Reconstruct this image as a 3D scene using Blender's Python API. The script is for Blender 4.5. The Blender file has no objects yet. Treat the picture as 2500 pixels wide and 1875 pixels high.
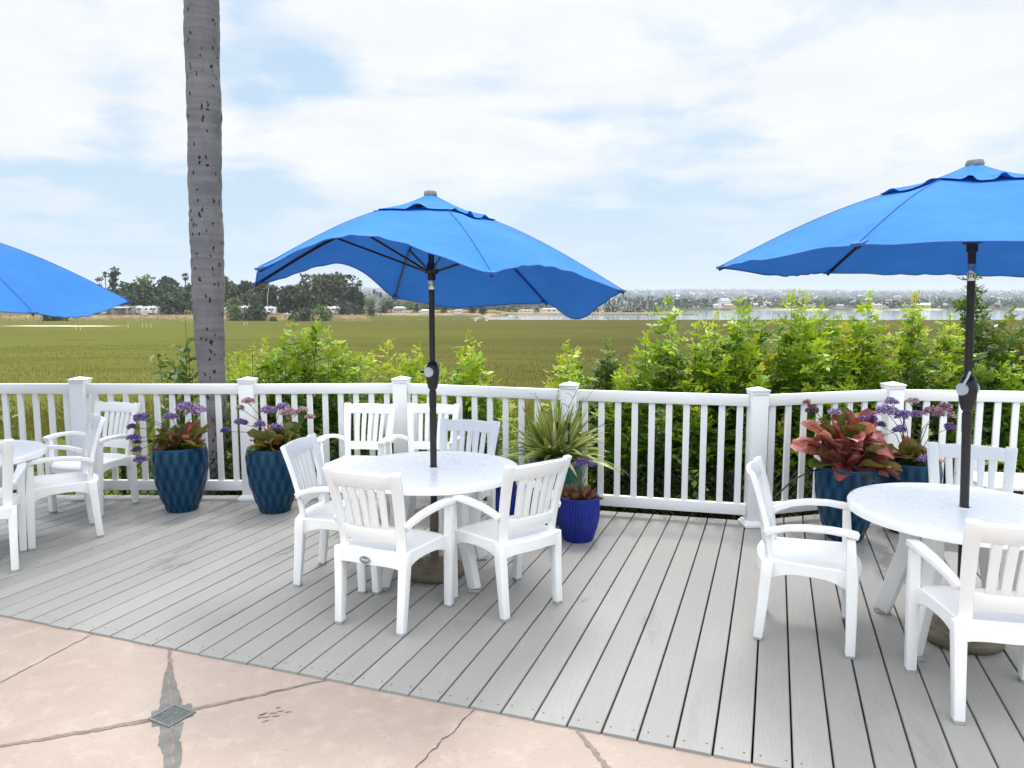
import bpy, bmesh, math, random
import numpy as np
from mathutils import Vector, Matrix
R = math.radians
rnd = random.Random(7)
sc = bpy.context.scene
col = sc.collection

# ------------------------------------------------------------------ camera model (also used to turn measurements into places)
F, YH, CX, CY, H = 1808., 743., 1250., 937.5, 1.75
TH = math.atan((CY - YH) / F)
def ray(px, py):
    u = (px - CX) / F; v = (py - CY) / F
    c, s = math.cos(TH), math.sin(TH)
    return u, c - v * s, -s - v * c
def at(px, py, z=0.):
    d = ray(px, py); t = (z - H) / d[2]
    return d[0] * t, d[1] * t
def atY(px, py, Y):
    d = ray(px, py); t = Y / d[1]
    return d[0] * t, Y, H + d[2] * t

cam_d = bpy.data.cameras.new('camera'); cam = bpy.data.objects.new('camera', cam_d); col.objects.link(cam)
cam.location = (0, 0, H); cam.rotation_euler = (R(90) - TH, 0, 0)
cam_d.sensor_width = 36; cam_d.lens = F / 2500 * 36; cam_d.clip_end = 14000; cam_d.clip_start = .05
sc.camera = cam

# ------------------------------------------------------------------ materials
def S(r, g, b):
    f = lambda c: (c / 255 / 12.92) if c / 255 <= .04045 else ((c / 255 + .055) / 1.055) ** 2.4
    return (f(r), f(g), f(b), 1)
class NT:
    def __init__(s, nt): s.nt = nt
    def n(s, t, **k):
        nd = s.nt.nodes.new(t)
        for a, b in k.items():
            if a == 'i':
                for kk, vv in b.items():
                    if isinstance(vv, bpy.types.NodeSocket): s.nt.links.new(vv, nd.inputs[kk])
                    else: nd.inputs[kk].default_value = vv
            else: setattr(nd, a, b)
        return nd
    def math(s, op, a, b=0., c=0., clamp=False):
        nd = s.n('ShaderNodeMath', operation=op, use_clamp=clamp)
        for i, v in enumerate((a, b, c)):
            if isinstance(v, bpy.types.NodeSocket): s.nt.links.new(v, nd.inputs[i])
            else: nd.inputs[i].default_value = v
        return nd.outputs[0]
    def ramp(s, fac, *stops):
        nd = s.n('ShaderNodeValToRGB'); s.nt.links.new(fac, nd.inputs[0])
        cr = nd.color_ramp
        while len(cr.elements) < len(stops): cr.elements.new(.5)
        for e, (p, c) in zip(cr.elements, stops): e.position = p; e.color = c
        return nd.outputs[0]
    def noise(s, vec, scale=5., detail=4., rough=.55, dist=0.):
        nd = s.n('ShaderNodeTexNoise', i={'Scale': scale, 'Detail': detail, 'Roughness': rough, 'Distortion': dist})
        if vec is not None: s.nt.links.new(vec, nd.inputs['Vector'])
        return nd.outputs['Fac']
    def mapping(s, vec, scale=(1, 1, 1), loc=(0, 0, 0), rot=(0, 0, 0)):
        return s.n('ShaderNodeMapping', i={'Vector': vec, 'Scale': scale, 'Location': loc, 'Rotation': rot}).outputs[0]
    def mix(s, f, a, b, mode='MIX'):
        nd = s.n('ShaderNodeMix', data_type='RGBA', blend_type=mode)
        for i, v in ((0, f), (6, a), (7, b)):
            if isinstance(v, bpy.types.NodeSocket): s.nt.links.new(v, nd.inputs[i])
            else: nd.inputs[i].default_value = v
        return nd.outputs[2]
    def bump(s, h, strength=.3, dist=.01):
        return s.n('ShaderNodeBump', i={'Height': h, 'Strength': strength, 'Distance': dist}).outputs[0]
def new_mat(name):
    m = bpy.data.materials.new(name); m.use_nodes = True
    t = NT(m.node_tree); b = m.node_tree.nodes['Principled BSDF']
    def setp(k, v):
        if isinstance(v, bpy.types.NodeSocket): m.node_tree.links.new(v, b.inputs[k])
        else: b.inputs[k].default_value = v
    return m, t, b, setp
def tex(t, which='Object'): return t.n('ShaderNodeTexCoord').outputs[which]
MAT = {}
def simple(name, c, rough=.5, metal=0., var=.12, scale=8., bump=0., coat=0., spec=.5):
    """plain surface with a little mottling of its own colour and gloss"""
    m, t, b, setp = new_mat(name)
    co = tex(t); n = t.noise(co, scale, 5.)
    lo = tuple(x * (1 - var) for x in c[:3]) + (1,); hi = tuple(min(1, x * (1 + var)) for x in c[:3]) + (1,)
    setp('Base Color', t.ramp(n, (.25, lo), (.75, hi)))
    setp('Roughness', t.math('MULTIPLY_ADD', n, .2, rough - .1, clamp=True))
    setp('Metallic', metal); setp('Specular IOR Level', spec)
    if coat: setp('Coat Weight', coat); setp('Coat Roughness', .08)
    if bump: setp('Normal', t.bump(t.noise(co, scale * 8, 4.), bump, .004))
    MAT[name] = m
    return m
simple('vinyl', (.79, .79, .785, 1), .42, var=.025, scale=3)
simple('resin', (.86, .855, .84, 1), .36, var=.04, scale=5)
simple('foot_grey', (.32, .32, .32, 1), .6)
simple('pole_brown', (.018, .013, .012, 1), .38, var=.3, scale=20)
simple('crank_black', (.012, .012, .013, 1), .3)
simple('disc_grey', (.62, .66, .70, 1), .35, var=.05)
simple('finial_grey', (.20, .20, .20, 1), .45)
simple('base_brown', (.135, .112, .075, 1), .6, var=.25, scale=14, bump=.2)
simple('chrome', (.6, .62, .65, 1), .18, metal=.9, var=.1, scale=60)
simple('ink_blue', (.05, .1, .25, 1), .4)
simple('badge_grey', (.22, .23, .24, 1), .3, metal=.5)
simple('badge_light', (.75, .76, .77, 1), .3)
simple('wire_black', (.008, .008, .009, 1), .5)
simple('soil', (.03, .02, .014, 1), .9, var=.5, scale=40, bump=.6)
simple('stem_brown', (.06, .045, .025, 1), .7, var=.4)
simple('stem_green', (.10, .14, .05, 1), .7, var=.4)
simple('trunk_grey', (.17, .15, .13, 1), .9, var=.4, scale=3)
simple('trunk_pale', (.45, .42, .37, 1), .9, var=.3, scale=3)
simple('underdeck', (.012, .01, .009, 1), .9)
simple('screw', (.03, .022, .018, 1), .6)
simple('rv_white', (.72, .72, .72, 1), .4, var=.05)
simple('rv_grey', (.25, .26, .28, 1), .5)
simple('glass_dark', (.02, .024, .03, 1), .12)
simple('tyre', (.02, .02, .02, 1), .8)
simple('roof_tan', (.42, .3, .22, 1), .8); simple('roof_grey', (.32, .33, .35, 1), .7)
simple('wall_white', (.72, .71, .68, 1), .7, var=.06); simple('wall_tan', (.5, .42, .34, 1), .8, var=.08)
simple('mast_white', (.75, .75, .75, 1), .35)
simple('rock', (.2, .18, .15, 1), .9, var=.4, scale=1)
simple('lantern_black', (.012, .012, .012, 1), .35)
simple('lantern_glass', (.3, .32, .32, 1), .1)
simple('joint', (.19, .148, .128, 1), .7, var=.4, scale=25)
simple('wet_stain', (.135, .13, .12, 1), .4, var=.35, scale=14)
simple('crack', (.10, .07, .055, 1), .9, var=.3)
simple('grate', (.125, .14, .135, 1), .5, var=.3, scale=60)
simple('grate_dark', (.006, .006, .006, 1), .9)

def m_tabletop():
    m, t, b, setp = new_mat('table_top'); co = tex(t)
    n = t.noise(t.mapping(co, (4, 4, 1)), 1.6, 4., .6, .6)
    wet = t.ramp(n, (.54, (0, 0, 0, 1)), (.60, (1, 1, 1, 1)))
    setp('Base Color', t.mix(wet, (.88, .88, .88, 1), (.875, .878, .88, 1)))
    setp('Roughness', t.math('MULTIPLY_ADD', wet, -.08, .30))
    setp('Normal', t.bump(t.math('ADD', wet, t.math('MULTIPLY', t.noise(co, 30, 3.), .1)), .035, .001))
    MAT['table_top'] = m
m_tabletop()
def m_canopy():
    m, t, b, setp = new_mat('canopy'); nt = m.node_tree; co = tex(t)
    n = t.noise(t.mapping(co, (2, 2, 4)), 1.3, 5., .6)
    c = t.ramp(n, (.3, (.040, .225, .64, 1)), (.7, (.058, .27, .72, 1)))
    d = nt.nodes['Principled BSDF']; nt.links.new(c, d.inputs['Base Color']); d.inputs['Roughness'].default_value = .75; d.inputs['Specular IOR Level'].default_value = .22
    tr = t.n('ShaderNodeBsdfTranslucent', i={'Color': t.mix(1., c, (.1, .22, .36, 1), 'MULTIPLY')})
    weave = t.math('ADD', t.noise(co, 420, 1.), t.math('MULTIPLY', t.noise(t.mapping(co, (2.2, 2.2, 1)), 3.2, 5., .6, .5), 5.))
    nt.links.new(t.bump(weave, .38, .016), d.inputs['Normal'])
    mx = t.n('ShaderNodeMixShader', i={0: .28, 1: d.outputs[0], 2: tr.outputs[0]})
    nt.links.new(mx.outputs[0], nt.nodes['Material Output'].inputs[0]); MAT['canopy'] = m
m_canopy()
simple('hem_blue', (.016, .10, .38, 1), .7)

def m_deck():
    m, t, b, setp = new_mat('deck_board'); nt = m.node_tree; co = tex(t)
    sp = t.n('ShaderNodeSeparateXYZ', i={0: co})
    bid = t.math('FLOOR', t.math('DIVIDE', t.math('ADD', sp.outputs[0], 50 * PITCH - PH0), PITCH))
    wn = t.n('ShaderNodeTexWhiteNoise', noise_dimensions='1D', i={'W': bid})
    off = t.math('MULTIPLY', wn.outputs[0], 37.)
    v = t.n('ShaderNodeCombineXYZ', i={0: t.math('MULTIPLY', sp.outputs[0], 1.), 1: t.math('ADD', t.math('MULTIPLY', sp.outputs[1], .13), off), 2: off})
    warp = t.noise(v.outputs[0], 5.5, 3., .5)
    ph = t.math('ADD', t.math('MULTIPLY', sp.outputs[0], 330.), t.math('MULTIPLY', warp, 120.))
    ring = t.math('SINE', ph)
    fine = t.noise(t.mapping(co, (260, 9, 1)), 1., 3.)
    grain = t.math('ADD', t.math('MULTIPLY', ring, .5), fine)
    tone = t.noise(t.mapping(co, (1.4, .5, 1)), 1.1, 4.)
    base = t.ramp(t.math('ADD', t.math('MULTIPLY', wn.outputs[0], .5), t.math('MULTIPLY', tone, .6)),
                  (.25, (.262, .253, .241, 1)), (.85, (.315, .303, .287, 1)))
    c = t.mix(t.math('MULTIPLY', t.math('SUBTRACT', 1., grain, clamp=True), .20), base, (.20, .195, .19, 1))
    # rain water left in patches, more of it toward the rail side; it dries along the grain
    wv = t.n('ShaderNodeCombineXYZ', i={0: t.math('MULTIPLY', sp.outputs[0], 2.2), 1: t.math('MULTIPLY', sp.outputs[1], .75), 2: t.math('MULTIPLY', wn.outputs[0], .5)})
    wn2 = t.math('ADD', t.noise(wv.outputs[0], 1.25, 6., .62, .4), t.math('MULTIPLY', fine, .06))
    back = t.math('MULTIPLY', t.math('SUBTRACT', sp.outputs[1], 4.6), .05, clamp=True)
    wet = t.ramp(t.math('ADD', wn2, t.math('MULTIPLY', back, 1.1)), (.63, (0, 0, 0, 1)), (.69, (1, 1, 1, 1)))
    c = t.mix(t.math('MULTIPLY', wet, .38), c, (.22, .215, .205, 1))
    setp('Base Color', c)
    setp('Roughness', t.math('SUBTRACT', t.math('MULTIPLY_ADD', fine, .25, .42), t.math('MULTIPLY', wet, .33), clamp=True))
    setp('Normal', t.bump(grain, .16, .002)); MAT['deck_board'] = m
def m_patio():
    m, t, b, setp = new_mat('patio_concrete'); co = tex(t)
    a = t.noise(co, 1.1, 6., .6, .3); d = t.noise(co, 9., 6., .65); e = t.noise(co, 60., 4.)
    c = t.ramp(a, (.28, (.280, .212, .178, 1)), (.5, (.335, .265, .224, 1)), (.72, (.372, .300, .252, 1)))
    c = t.mix(t.ramp(d, (.52, (0, 0, 0, 1)), (.72, (.6, .6, .6, 1))), c, (.43, .36, .295, 1))
    c = t.mix(t.ramp(e, (.28, (.7, .7, .7, 1)), (.40, (0, 0, 0, 1))), c, (.27, .19, .155, 1))
    setp('Base Color', c); setp('Roughness', t.math('MULTIPLY_ADD', d, .35, .4))
    setp('Normal', t.bump(t.math('ADD', t.math('MULTIPLY', a, 3.), t.math('ADD', d, t.math('MULTIPLY', e, .4))), .35, .008))
    MAT['patio_concrete'] = m
m_patio()
def m_pot(name, c0, c1, rough=.16):
    m, t, b, setp = new_mat(name); co = tex(t)
    n = t.noise(t.mapping(co, (1, 1, .35)), 9., 5., .6)
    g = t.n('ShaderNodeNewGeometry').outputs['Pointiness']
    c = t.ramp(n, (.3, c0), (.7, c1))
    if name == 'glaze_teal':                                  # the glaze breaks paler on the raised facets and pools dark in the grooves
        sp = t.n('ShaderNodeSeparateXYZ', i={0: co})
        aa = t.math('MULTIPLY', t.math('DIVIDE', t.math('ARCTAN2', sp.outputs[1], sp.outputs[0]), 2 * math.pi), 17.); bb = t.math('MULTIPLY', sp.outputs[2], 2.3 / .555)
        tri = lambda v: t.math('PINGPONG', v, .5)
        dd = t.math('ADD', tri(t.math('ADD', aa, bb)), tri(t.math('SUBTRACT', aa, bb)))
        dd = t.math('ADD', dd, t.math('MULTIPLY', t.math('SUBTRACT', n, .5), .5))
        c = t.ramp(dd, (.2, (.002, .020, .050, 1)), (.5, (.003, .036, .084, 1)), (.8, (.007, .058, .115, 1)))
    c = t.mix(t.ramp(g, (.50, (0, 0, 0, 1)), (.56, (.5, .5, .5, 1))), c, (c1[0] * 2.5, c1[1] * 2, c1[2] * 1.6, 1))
    setp('Base Color', c); setp('Roughness', t.math('MULTIPLY_ADD', n, .2, rough)); setp('Coat Weight', .06); setp('Coat Roughness', .1); setp('Specular IOR Level', .22)
    setp('Normal', t.bump(n, .1, .01)); MAT[name] = m
m_pot('glaze_teal', (.002, .018, .052, 1), (.003, .045, .105, 1), .2); m_pot('glaze_cobalt', (.006, .012, .13, 1), (.010, .025, .24, 1)); m_pot('glaze_green', (.02, .10, .085, 1), (.03, .15, .12, 1))

def m_leaf(name, stops, trans=.35, rough=.4, spec=.4):
    """leaf colour follows each leaf's own age value ('tint'), with thin-leaf light coming through"""
    m, t, b, setp = new_mat(name); nt = m.node_tree
    at_ = t.n('ShaderNodeAttribute', attribute_name='tint').outputs['Fac']
    c = t.ramp(at_, *stops)
    setp('Base Color', c); setp('Roughness', rough); setp('Specular IOR Level', spec)
    tr = t.n('ShaderNodeBsdfTranslucent', i={'Color': t.mix(1., c, (1.5, 1.35, .5, 1), 'MULTIPLY')})
    mx = t.n('ShaderNodeMixShader', i={0: trans, 1: b.outputs[0], 2: tr.outputs[0]})
    nt.links.new(mx.outputs[0], nt.nodes['Material Output'].inputs[0]); MAT[name] = m
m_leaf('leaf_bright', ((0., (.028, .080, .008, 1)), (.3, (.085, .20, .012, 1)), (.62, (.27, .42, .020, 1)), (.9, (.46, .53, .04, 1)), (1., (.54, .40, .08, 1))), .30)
m_leaf('leaf_dark', ((0., (.025, .06, .012, 1)), (.5, (.05, .11, .018, 1)), (.85, (.14, .22, .03, 1)), (1., (.35, .33, .06, 1))), .25, .3)
m_leaf('leaf_pale', ((0., (.035, .065, .020, 1)), (.6, (.10, .16, .05, 1)), (1., (.24, .30, .11, 1))), .3, .3)
m_leaf('leaf_red', ((0., (.065, .085, .018, 1)), (.35, (.15, .16, .04, 1)), (.55, (.16, .04, .025, 1)), (.8, (.36, .085, .085, 1)), (1., (.55, .24, .21, 1))), .22, .35)
m_leaf('leaf_dry', ((0., (.07, .03, .018, 1)), (.5, (.16, .07, .04, 1)), (1., (.32, .18, .11, 1))), .15, .6)
m_leaf('leaf_flax', ((0., (.10, .15, .035, 1)), (.5, (.24, .30, .09, 1)), (.8, (.55, .55, .25, 1)), (1., (.7, .66, .42, 1))), .25, .35)
m_leaf('flower_purple', ((0., (.05, .03, .16, 1)), (.5, (.16, .09, .42, 1)), (.8, (.36, .27, .62, 1)), (1., (.7, .6, .72, 1))), .25, .6)
m_leaf('flower_faded', ((0., (.06, .03, .07, 1)), (.5, (.20, .10, .24, 1)), (.8, (.42, .28, .38, 1)), (1., (.65, .5, .52, 1))), .25, .6)
m_leaf('tree_dark', ((0., (.012, .022, .008, 1)), (1., (.060, .095, .028, 1))), .12, .6)
m_leaf('tree_olive', ((0., (.026, .032, .015, 1)), (1., (.110, .118, .055, 1))), .12, .6)
m_leaf('tree_bright', ((0., (.045, .075, .015, 1)), (1., (.17, .235, .045, 1))), .15, .6)
m_leaf('grass_near', ((0., (.045, .085, .012, 1)), (.55, (.13, .20, .030, 1)), (1., (.32, .31, .09, 1))), .3, .6)
m_leaf('grass_marsh', ((0., (.075, .080, .016, 1)), (.6, (.135, .136, .028, 1)), (1., (.22, .18, .055, 1))), .15, .8, 0.)
m_leaf('grass_dry', ((0., (.20, .15, .085, 1)), (1., (.42, .33, .22, 1))), .15, .7)

def m_palm():
    m, t, b, setp = new_mat('palm_bark'); co = tex(t)
    sp = t.n('ShaderNodeSeparateXYZ', i={0: co})
    n = t.noise(co, 4., 5., .6); f = t.noise(t.mapping(co, (60, 60, 4)), 1., 4.)
    z = t.math('ADD', sp.outputs[2], t.math('MULTIPLY', n, .06))
    ringn = t.noise(t.n('ShaderNodeCombineXYZ', i={2: t.math('MULTIPLY', z, 17.)}).outputs[0], 1., 3., .7)
    c = t.ramp(t.math('ADD', t.math('MULTIPLY', n, .5), t.math('MULTIPLY', ringn, .55)), (.35, (.095, .090, .100, 1)), (.75, (.25, .235, .24, 1)))
    c = t.mix(t.ramp(ringn, (.62, (0, 0, 0, 1)), (.68, (.7, .7, .7, 1))), c, (.27, .255, .25, 1))
    c = t.mix(t.math('MULTIPLY', f, .3), c, (.07, .06, .065, 1))
    v = t.n('ShaderNodeTexVoronoi', i={'Vector': t.n('ShaderNodeVectorMath', operation='ADD', i={0: t.mapping(co, (19, 19, 10)), 1: t.n('ShaderNodeTexNoise', i={'Vector': co, 'Scale': 22., 'Detail': 2.}).outputs['Color']}).outputs[0], 'Scale': 1., 'Randomness': 1.})
    hole = t.math('MULTIPLY', t.math('LESS_THAN', v.outputs['Distance'], .225), t.math('GREATER_THAN', t.n('ShaderNodeSeparateColor', i={0: v.outputs['Color']}).outputs[0], .12))
    c = t.mix(hole, c, (.008, .007, .008, 1))
    setp('Base Color', c); setp('Roughness', .85)
    setp('Normal', t.bump(t.math('ADD', t.math('ADD', f, ringn), t.math('MULTIPLY', hole, -2.)), .5, .012)); MAT['palm_bark'] = m
m_palm()
def m_ground():
    m, t, b, setp = new_mat('ground_cover'); co = tex(t)
    a = t.n('ShaderNodeAttribute', attribute_name='zone'); z = t.n('ShaderNodeSeparateColor', i={0: a.outputs['Color']})
    n1 = t.noise(t.mapping(co, (.012, .055, .05)), 1., 6., .62, .4)
    n2 = t.noise(t.mapping(co, (.06, .5, .3)), 1., 6., .65)
    n3 = t.noise(co, 3., 5., .7)
    n4 = t.noise(t.mapping(co, (.004, .01, .01)), 1., 3.)
    c = t.ramp(t.math('ADD', t.math('MULTIPLY', n1, .6), t.math('MULTIPLY', n2, .4)),
               (.32, (.050, .050, .014, 1)), (.5, (.086, .085, .021, 1)), (.68, (.135, .125, .035, 1)))
    c = t.mix(t.ramp(n4, (.4, (0, 0, 0, 1)), (.6, (.5, .5, .5, 1))), c, (.068, .054, .017, 1))
    sx = t.n('ShaderNodeSeparateXYZ', i={0: co})
    lft = t.math('MULTIPLY_ADD', t.math('DIVIDE', sx.outputs[0], t.math('MAXIMUM', sx.outputs[1], 5.)), -1.6, .25, clamp=True)
    c = t.mix(t.math('MULTIPLY', lft, .55), c, t.ramp(n2, (.3, (.105, .118, .022, 1)), (.7, (.180, .192, .034, 1))))
    ch = t.noise(t.mapping(co, (.016, .085, .05), (4, 2, 0)), 1., 4., .55, 1.2)
    chm = t.math('SUBTRACT', 1., t.math('MULTIPLY', t.math('ABSOLUTE', t.math('SUBTRACT', ch, .5)), 26.), clamp=True)
    c = t.mix(t.math('MULTIPLY', chm, .28), c, (.042, .036, .018, 1))
    c = t.mix(t.ramp(n2, (.60, (0, 0, 0, 1)), (.70, (.7, .7, .7, 1))), c, (.05, .043, .020, 1))
    c = t.mix(t.math('MULTIPLY', n3, .4), c, (.07, .072, .028, 1))
    near = t.math('MULTIPLY', t.math('SUBTRACT', 22., sx.outputs[1]), .12, clamp=True)
    c = t.mix(t.math('MULTIPLY', near, .8), c, t.ramp(n3, (.3, (.045, .075, .014, 1)), (.7, (.13, .165, .032, 1))))
    dry = t.ramp(t.noise(co, .35, 5.), (.35, (.20, .15, .09, 1)), (.65, (.42, .31, .20, 1)))
    c = t.mix(z.outputs[0], c, dry)
    hill = t.ramp(t.noise(co, .03, 6., .7), (.35, (.05, .065, .045, 1)), (.6, (.13, .13, .095, 1)), (.75, (.3, .26, .2, 1)))
    c = t.mix(z.outputs[1], c, hill)
    c = t.mix(z.outputs[2], c, (.52, .46, .38, 1))
    setp('Base Color', c); setp('Roughness', .95); setp('Specular IOR Level', 0.)
    setp('Normal', t.bump(t.math('ADD', n3, t.math('MULTIPLY', n2, 3.)), .6, .12)); MAT['ground_cover'] = m
m_ground()
def m_water():
    m, t, b, setp = new_mat('bay_water'); co = tex(t)
    setp('Base Color', (.22, .26, .29, 1)); setp('Roughness', .08); setp('IOR', 1.33)
    setp('Normal', t.bump(t.noise(t.mapping(co, (.25, .8, 1)), 1., 4.), .03, .1)); MAT['bay_water'] = m
m_water()

# ------------------------------------------------------------------ mesh helpers
class MB:
    def __init__(s): s.v = []; s.f = []; s.m = []
    def add(s, vs, fs, mat=0, M=None):
        o = len(s.v)
        s.v += [tuple(M @ Vector(v)) for v in vs] if M is not None else [tuple(v) for v in vs]
        s.f += [tuple(i + o for i in f) for f in fs]; s.m += [mat] * len(fs)
        return s
    def box(s, c, d, mat=0, M=None, taper=1.):
        x, y, z = (k / 2 for k in d); cx, cy, cz = c
        vs = [(cx + a * x * (taper if k > 0 else 1), cy + b * y * (taper if k > 0 else 1), cz + k * z) for k in (-1, 1) for b in (-1, 1) for a in (-1, 1)]
        return s.add(vs, [(0, 2, 3, 1), (4, 5, 7, 6), (0, 1, 5, 4), (2, 6, 7, 3), (0, 4, 6, 2), (1, 3, 7, 5)], mat, M)
    def sweep(s, pts, secs, up=(0, 0, 1), mat=0, cap=True):
        """rectangular section (w along side, h along the other) swept along points"""
        P = [Vector(p) for p in pts]; up = Vector(up); o = len(s.v); n = len(P)
        for i, p in enumerate(P):
            d = (P[min(i + 1, n - 1)] - P[max(i - 1, 0)]).normalized()
            sd = d.cross(up).normalized(); u2 = sd.cross(d).normalized()
            w, h = secs[i] if isinstance(secs, list) else secs
            for a, b in ((-1, -1), (1, -1), (1, 1), (-1, 1)): s.v.append(tuple(p + sd * a * w / 2 + u2 * b * h / 2))
        fs = [(o + 4 * i + j, o + 4 * i + (j + 1) % 4, o + 4 * i + 4 + (j + 1) % 4, o + 4 * i + 4 + j) for i in range(n - 1) for j in range(4)]
        if cap: fs += [(o + 3, o + 2, o + 1, o), (o + 4 * n - 4, o + 4 * n - 3, o + 4 * n - 2, o + 4 * n - 1)]
        s.f += fs; s.m += [mat] * len(fs); return s
    def tube(s, pts, rad, n=8, mat=0, cap=True):
        P = [Vector(p) for p in pts]; o = len(s.v); k = len(P)
        ref = Vector((.31, .2, .93))
        for i, p in enumerate(P):
            d = (P[min(i + 1, k - 1)] - P[max(i - 1, 0)]).normalized()
            a = d.cross(ref if abs(d.dot(ref)) < .95 else Vector((1, 0, 0))).normalized(); b = d.cross(a)
            r = rad[i] if isinstance(rad, (list, tuple)) else rad
            for j in range(n):
                q = 2 * math.pi * j / n; s.v.append(tuple(p + (a * math.cos(q) + b * math.sin(q)) * r))
        fs = [(o + n * i + j, o + n * i + (j + 1) % n, o + n * i + n + (j + 1) % n, o + n * i + n + j) for i in range(k - 1) for j in range(n)]
        if cap: fs += [tuple(o + j for j in range(n))[::-1], tuple(o + n * (k - 1) + j for j in range(n))]
        s.f += fs; s.m += [mat] * len(fs); return s
    def lathe(s, prof, n=32, mat=0, c=(0, 0, 0), rf=None):
        o = len(s.v); k = len(prof)
        for i, (r, z) in enumerate(prof):
            for j in range(n):
                q = 2 * math.pi * j / n; rr = r if rf is None else r + rf(q, z, i)
                s.v.append((c[0] + rr * math.cos(q), c[1] + rr * math.sin(q), c[2] + z))
        fs = [(o + n * i + j, o + n * i + (j + 1) % n, o + n * i + n + (j + 1) % n, o + n * i + n + j) for i in range(k - 1) for j in range(n)]
        if prof[0][0] > 1e-4: fs.append(tuple(o + j for j in range(n))[::-1])
        if prof[-1][0] > 1e-4: fs.append(tuple(o + n * (k - 1) + j for j in range(n)))
        s.f += fs; s.m += [mat] * len(fs); return s
    def build(s, name, mats, parent=None, bevel=0., smooth=True, seg=2, ang=40):
        me = bpy.data.meshes.new(name); me.from_pydata(s.v, [], s.f)
        for m in (mats if isinstance(mats, (list, tuple)) else [mats]): me.materials.append(MAT[m])
        me.polygons.foreach_set('material_index', s.m)
        if bevel:
            bm = bmesh.new(); bm.from_mesh(me); bmesh.ops.remove_doubles(bm, verts=bm.verts, dist=1e-5)
            es = [e for e in bm.edges if len(e.link_faces) == 2 and e.calc_face_angle(0) > R(50)]
            bmesh.ops.bevel(bm, geom=es, offset=bevel, segments=seg, profile=.5, affect='EDGES', clamp_overlap=True)
            bm.to_mesh(me); bm.free()
        me.update()
        if smooth:
            me.polygons.foreach_set('use_smooth', [True] * len(me.polygons)); me.set_sharp_from_angle(angle=R(ang))
        o = bpy.data.objects.new(name, me); col.objects.link(o)
        if parent: o.parent = parent
        return o
def npmesh(name, V, Fq, mats, parent=None, tint=None, smooth=False, midx=None):
    """mesh from arrays: V (n,3), Fq (m,k) faces, tint one value per face"""
    V = np.asarray(V, np.float32); Fq = np.asarray(Fq, np.int32); k = Fq.shape[1]
    me = bpy.data.meshes.new(name); me.vertices.add(len(V)); me.vertices.foreach_set('co', V.ravel())
    me.loops.add(Fq.size); me.loops.foreach_set('vertex_index', Fq.ravel())
    me.polygons.add(len(Fq)); me.polygons.foreach_set('loop_start', np.arange(0, Fq.size, k, dtype=np.int32))
    for m in (mats if isinstance(mats, (list, tuple)) else [mats]): me.materials.append(MAT[m])
    if midx is not None: me.polygons.foreach_set('material_index', np.asarray(midx, np.int32))
    me.update(calc_edges=True)
    if tint is not None:
        a = me.attributes.new('tint', 'FLOAT', 'FACE'); a.data.foreach_set('value', np.asarray(tint, np.float32))
    if smooth: me.polygons.foreach_set('use_smooth', [True] * len(me.polygons))
    me.validate()
    o = bpy.data.objects.new(name, me); col.objects.link(o)
    if parent: o.parent = parent
    return o
def tag(o, label=None, cat=None, group=None, kind=None):
    if label: o['label'] = label
    if cat: o['category'] = cat
    if group: o['group'] = group
    if kind: o['kind'] = kind
    return o
def thing(name, loc, label, cat, rz=0., group=None):
    o = bpy.data.objects.new(name, None); col.objects.link(o); o.empty_display_size = .1
    o.location = loc; o.rotation_euler = (0, 0, rz)
    return tag(o, label, cat, group)
def copy_tree(o, parent=None):
    c = o.copy(); col.objects.link(c)
    if parent: c.parent = parent
    for ch in list(o.children): copy_tree(ch, c)
    return c
def text_mesh(body, size):
    cu = bpy.data.curves.new('lettering', 'FONT'); cu.body = body; cu.size = size; cu.align_x = 'CENTER'; cu.align_y = 'CENTER'; cu.extrude = .0006
    o = bpy.data.objects.new('lettering', cu); col.objects.link(o)
    bpy.context.view_layer.update()
    me = bpy.data.meshes.new_from_object(o.evaluated_get(bpy.context.evaluated_depsgraph_get()))
    vs = [tuple(v.co) for v in me.vertices]; fs = [tuple(p.vertices) for p in me.polygons]
    bpy.data.objects.remove(o); bpy.data.meshes.remove(me); bpy.data.curves.remove(cu)
    return vs, fs
class Leaves:
    """collects flat leaf quads"""
    def __init__(s): s.V = []; s.t = []
    def quad(s, P, D, Sd, L, W, tint, fold=0.):
        P, D, Sd = (np.asarray(k, float) for k in (P, D, Sd))
        nrm = np.cross(D, Sd)
        s.V.append(np.stack([P, P + D * .45 * L + Sd * W / 2 + nrm * fold * W, P + D * L, P + D * .45 * L - Sd * W / 2 + nrm * fold * W])); s.t.append(tint)
    def many(s, P, D, Sd, L, W, tint):
        L = np.asarray(L)[:, None]; W = np.asarray(W)[:, None]
        q = np.stack([P, P + D * .45 * L + Sd * W / 2, P + D * L, P + D * .45 * L - Sd * W / 2], 1)
        s.V.append(q.reshape(-1, 3)); s.t += list(tint)
    def build(s, name, mat, parent=None):
        V = np.concatenate([np.asarray(q).reshape(-1, 3) for q in s.V]); Fq = np.arange(len(V)).reshape(-1, 4)
        return npmesh(name, V, Fq, mat, parent, np.clip(s.t, 0, 1))
def unit(a): return a / (np.linalg.norm(a, axis=-1, keepdims=True) + 1e-9)
def perp(D, rs):
    r = rs.normal(size=D.shape); return unit(np.cross(D, r))
def hump(x, a, b):
    t = min(1, max(0, (x - a) / (b - a))); return t * t * (3 - 2 * t)

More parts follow.
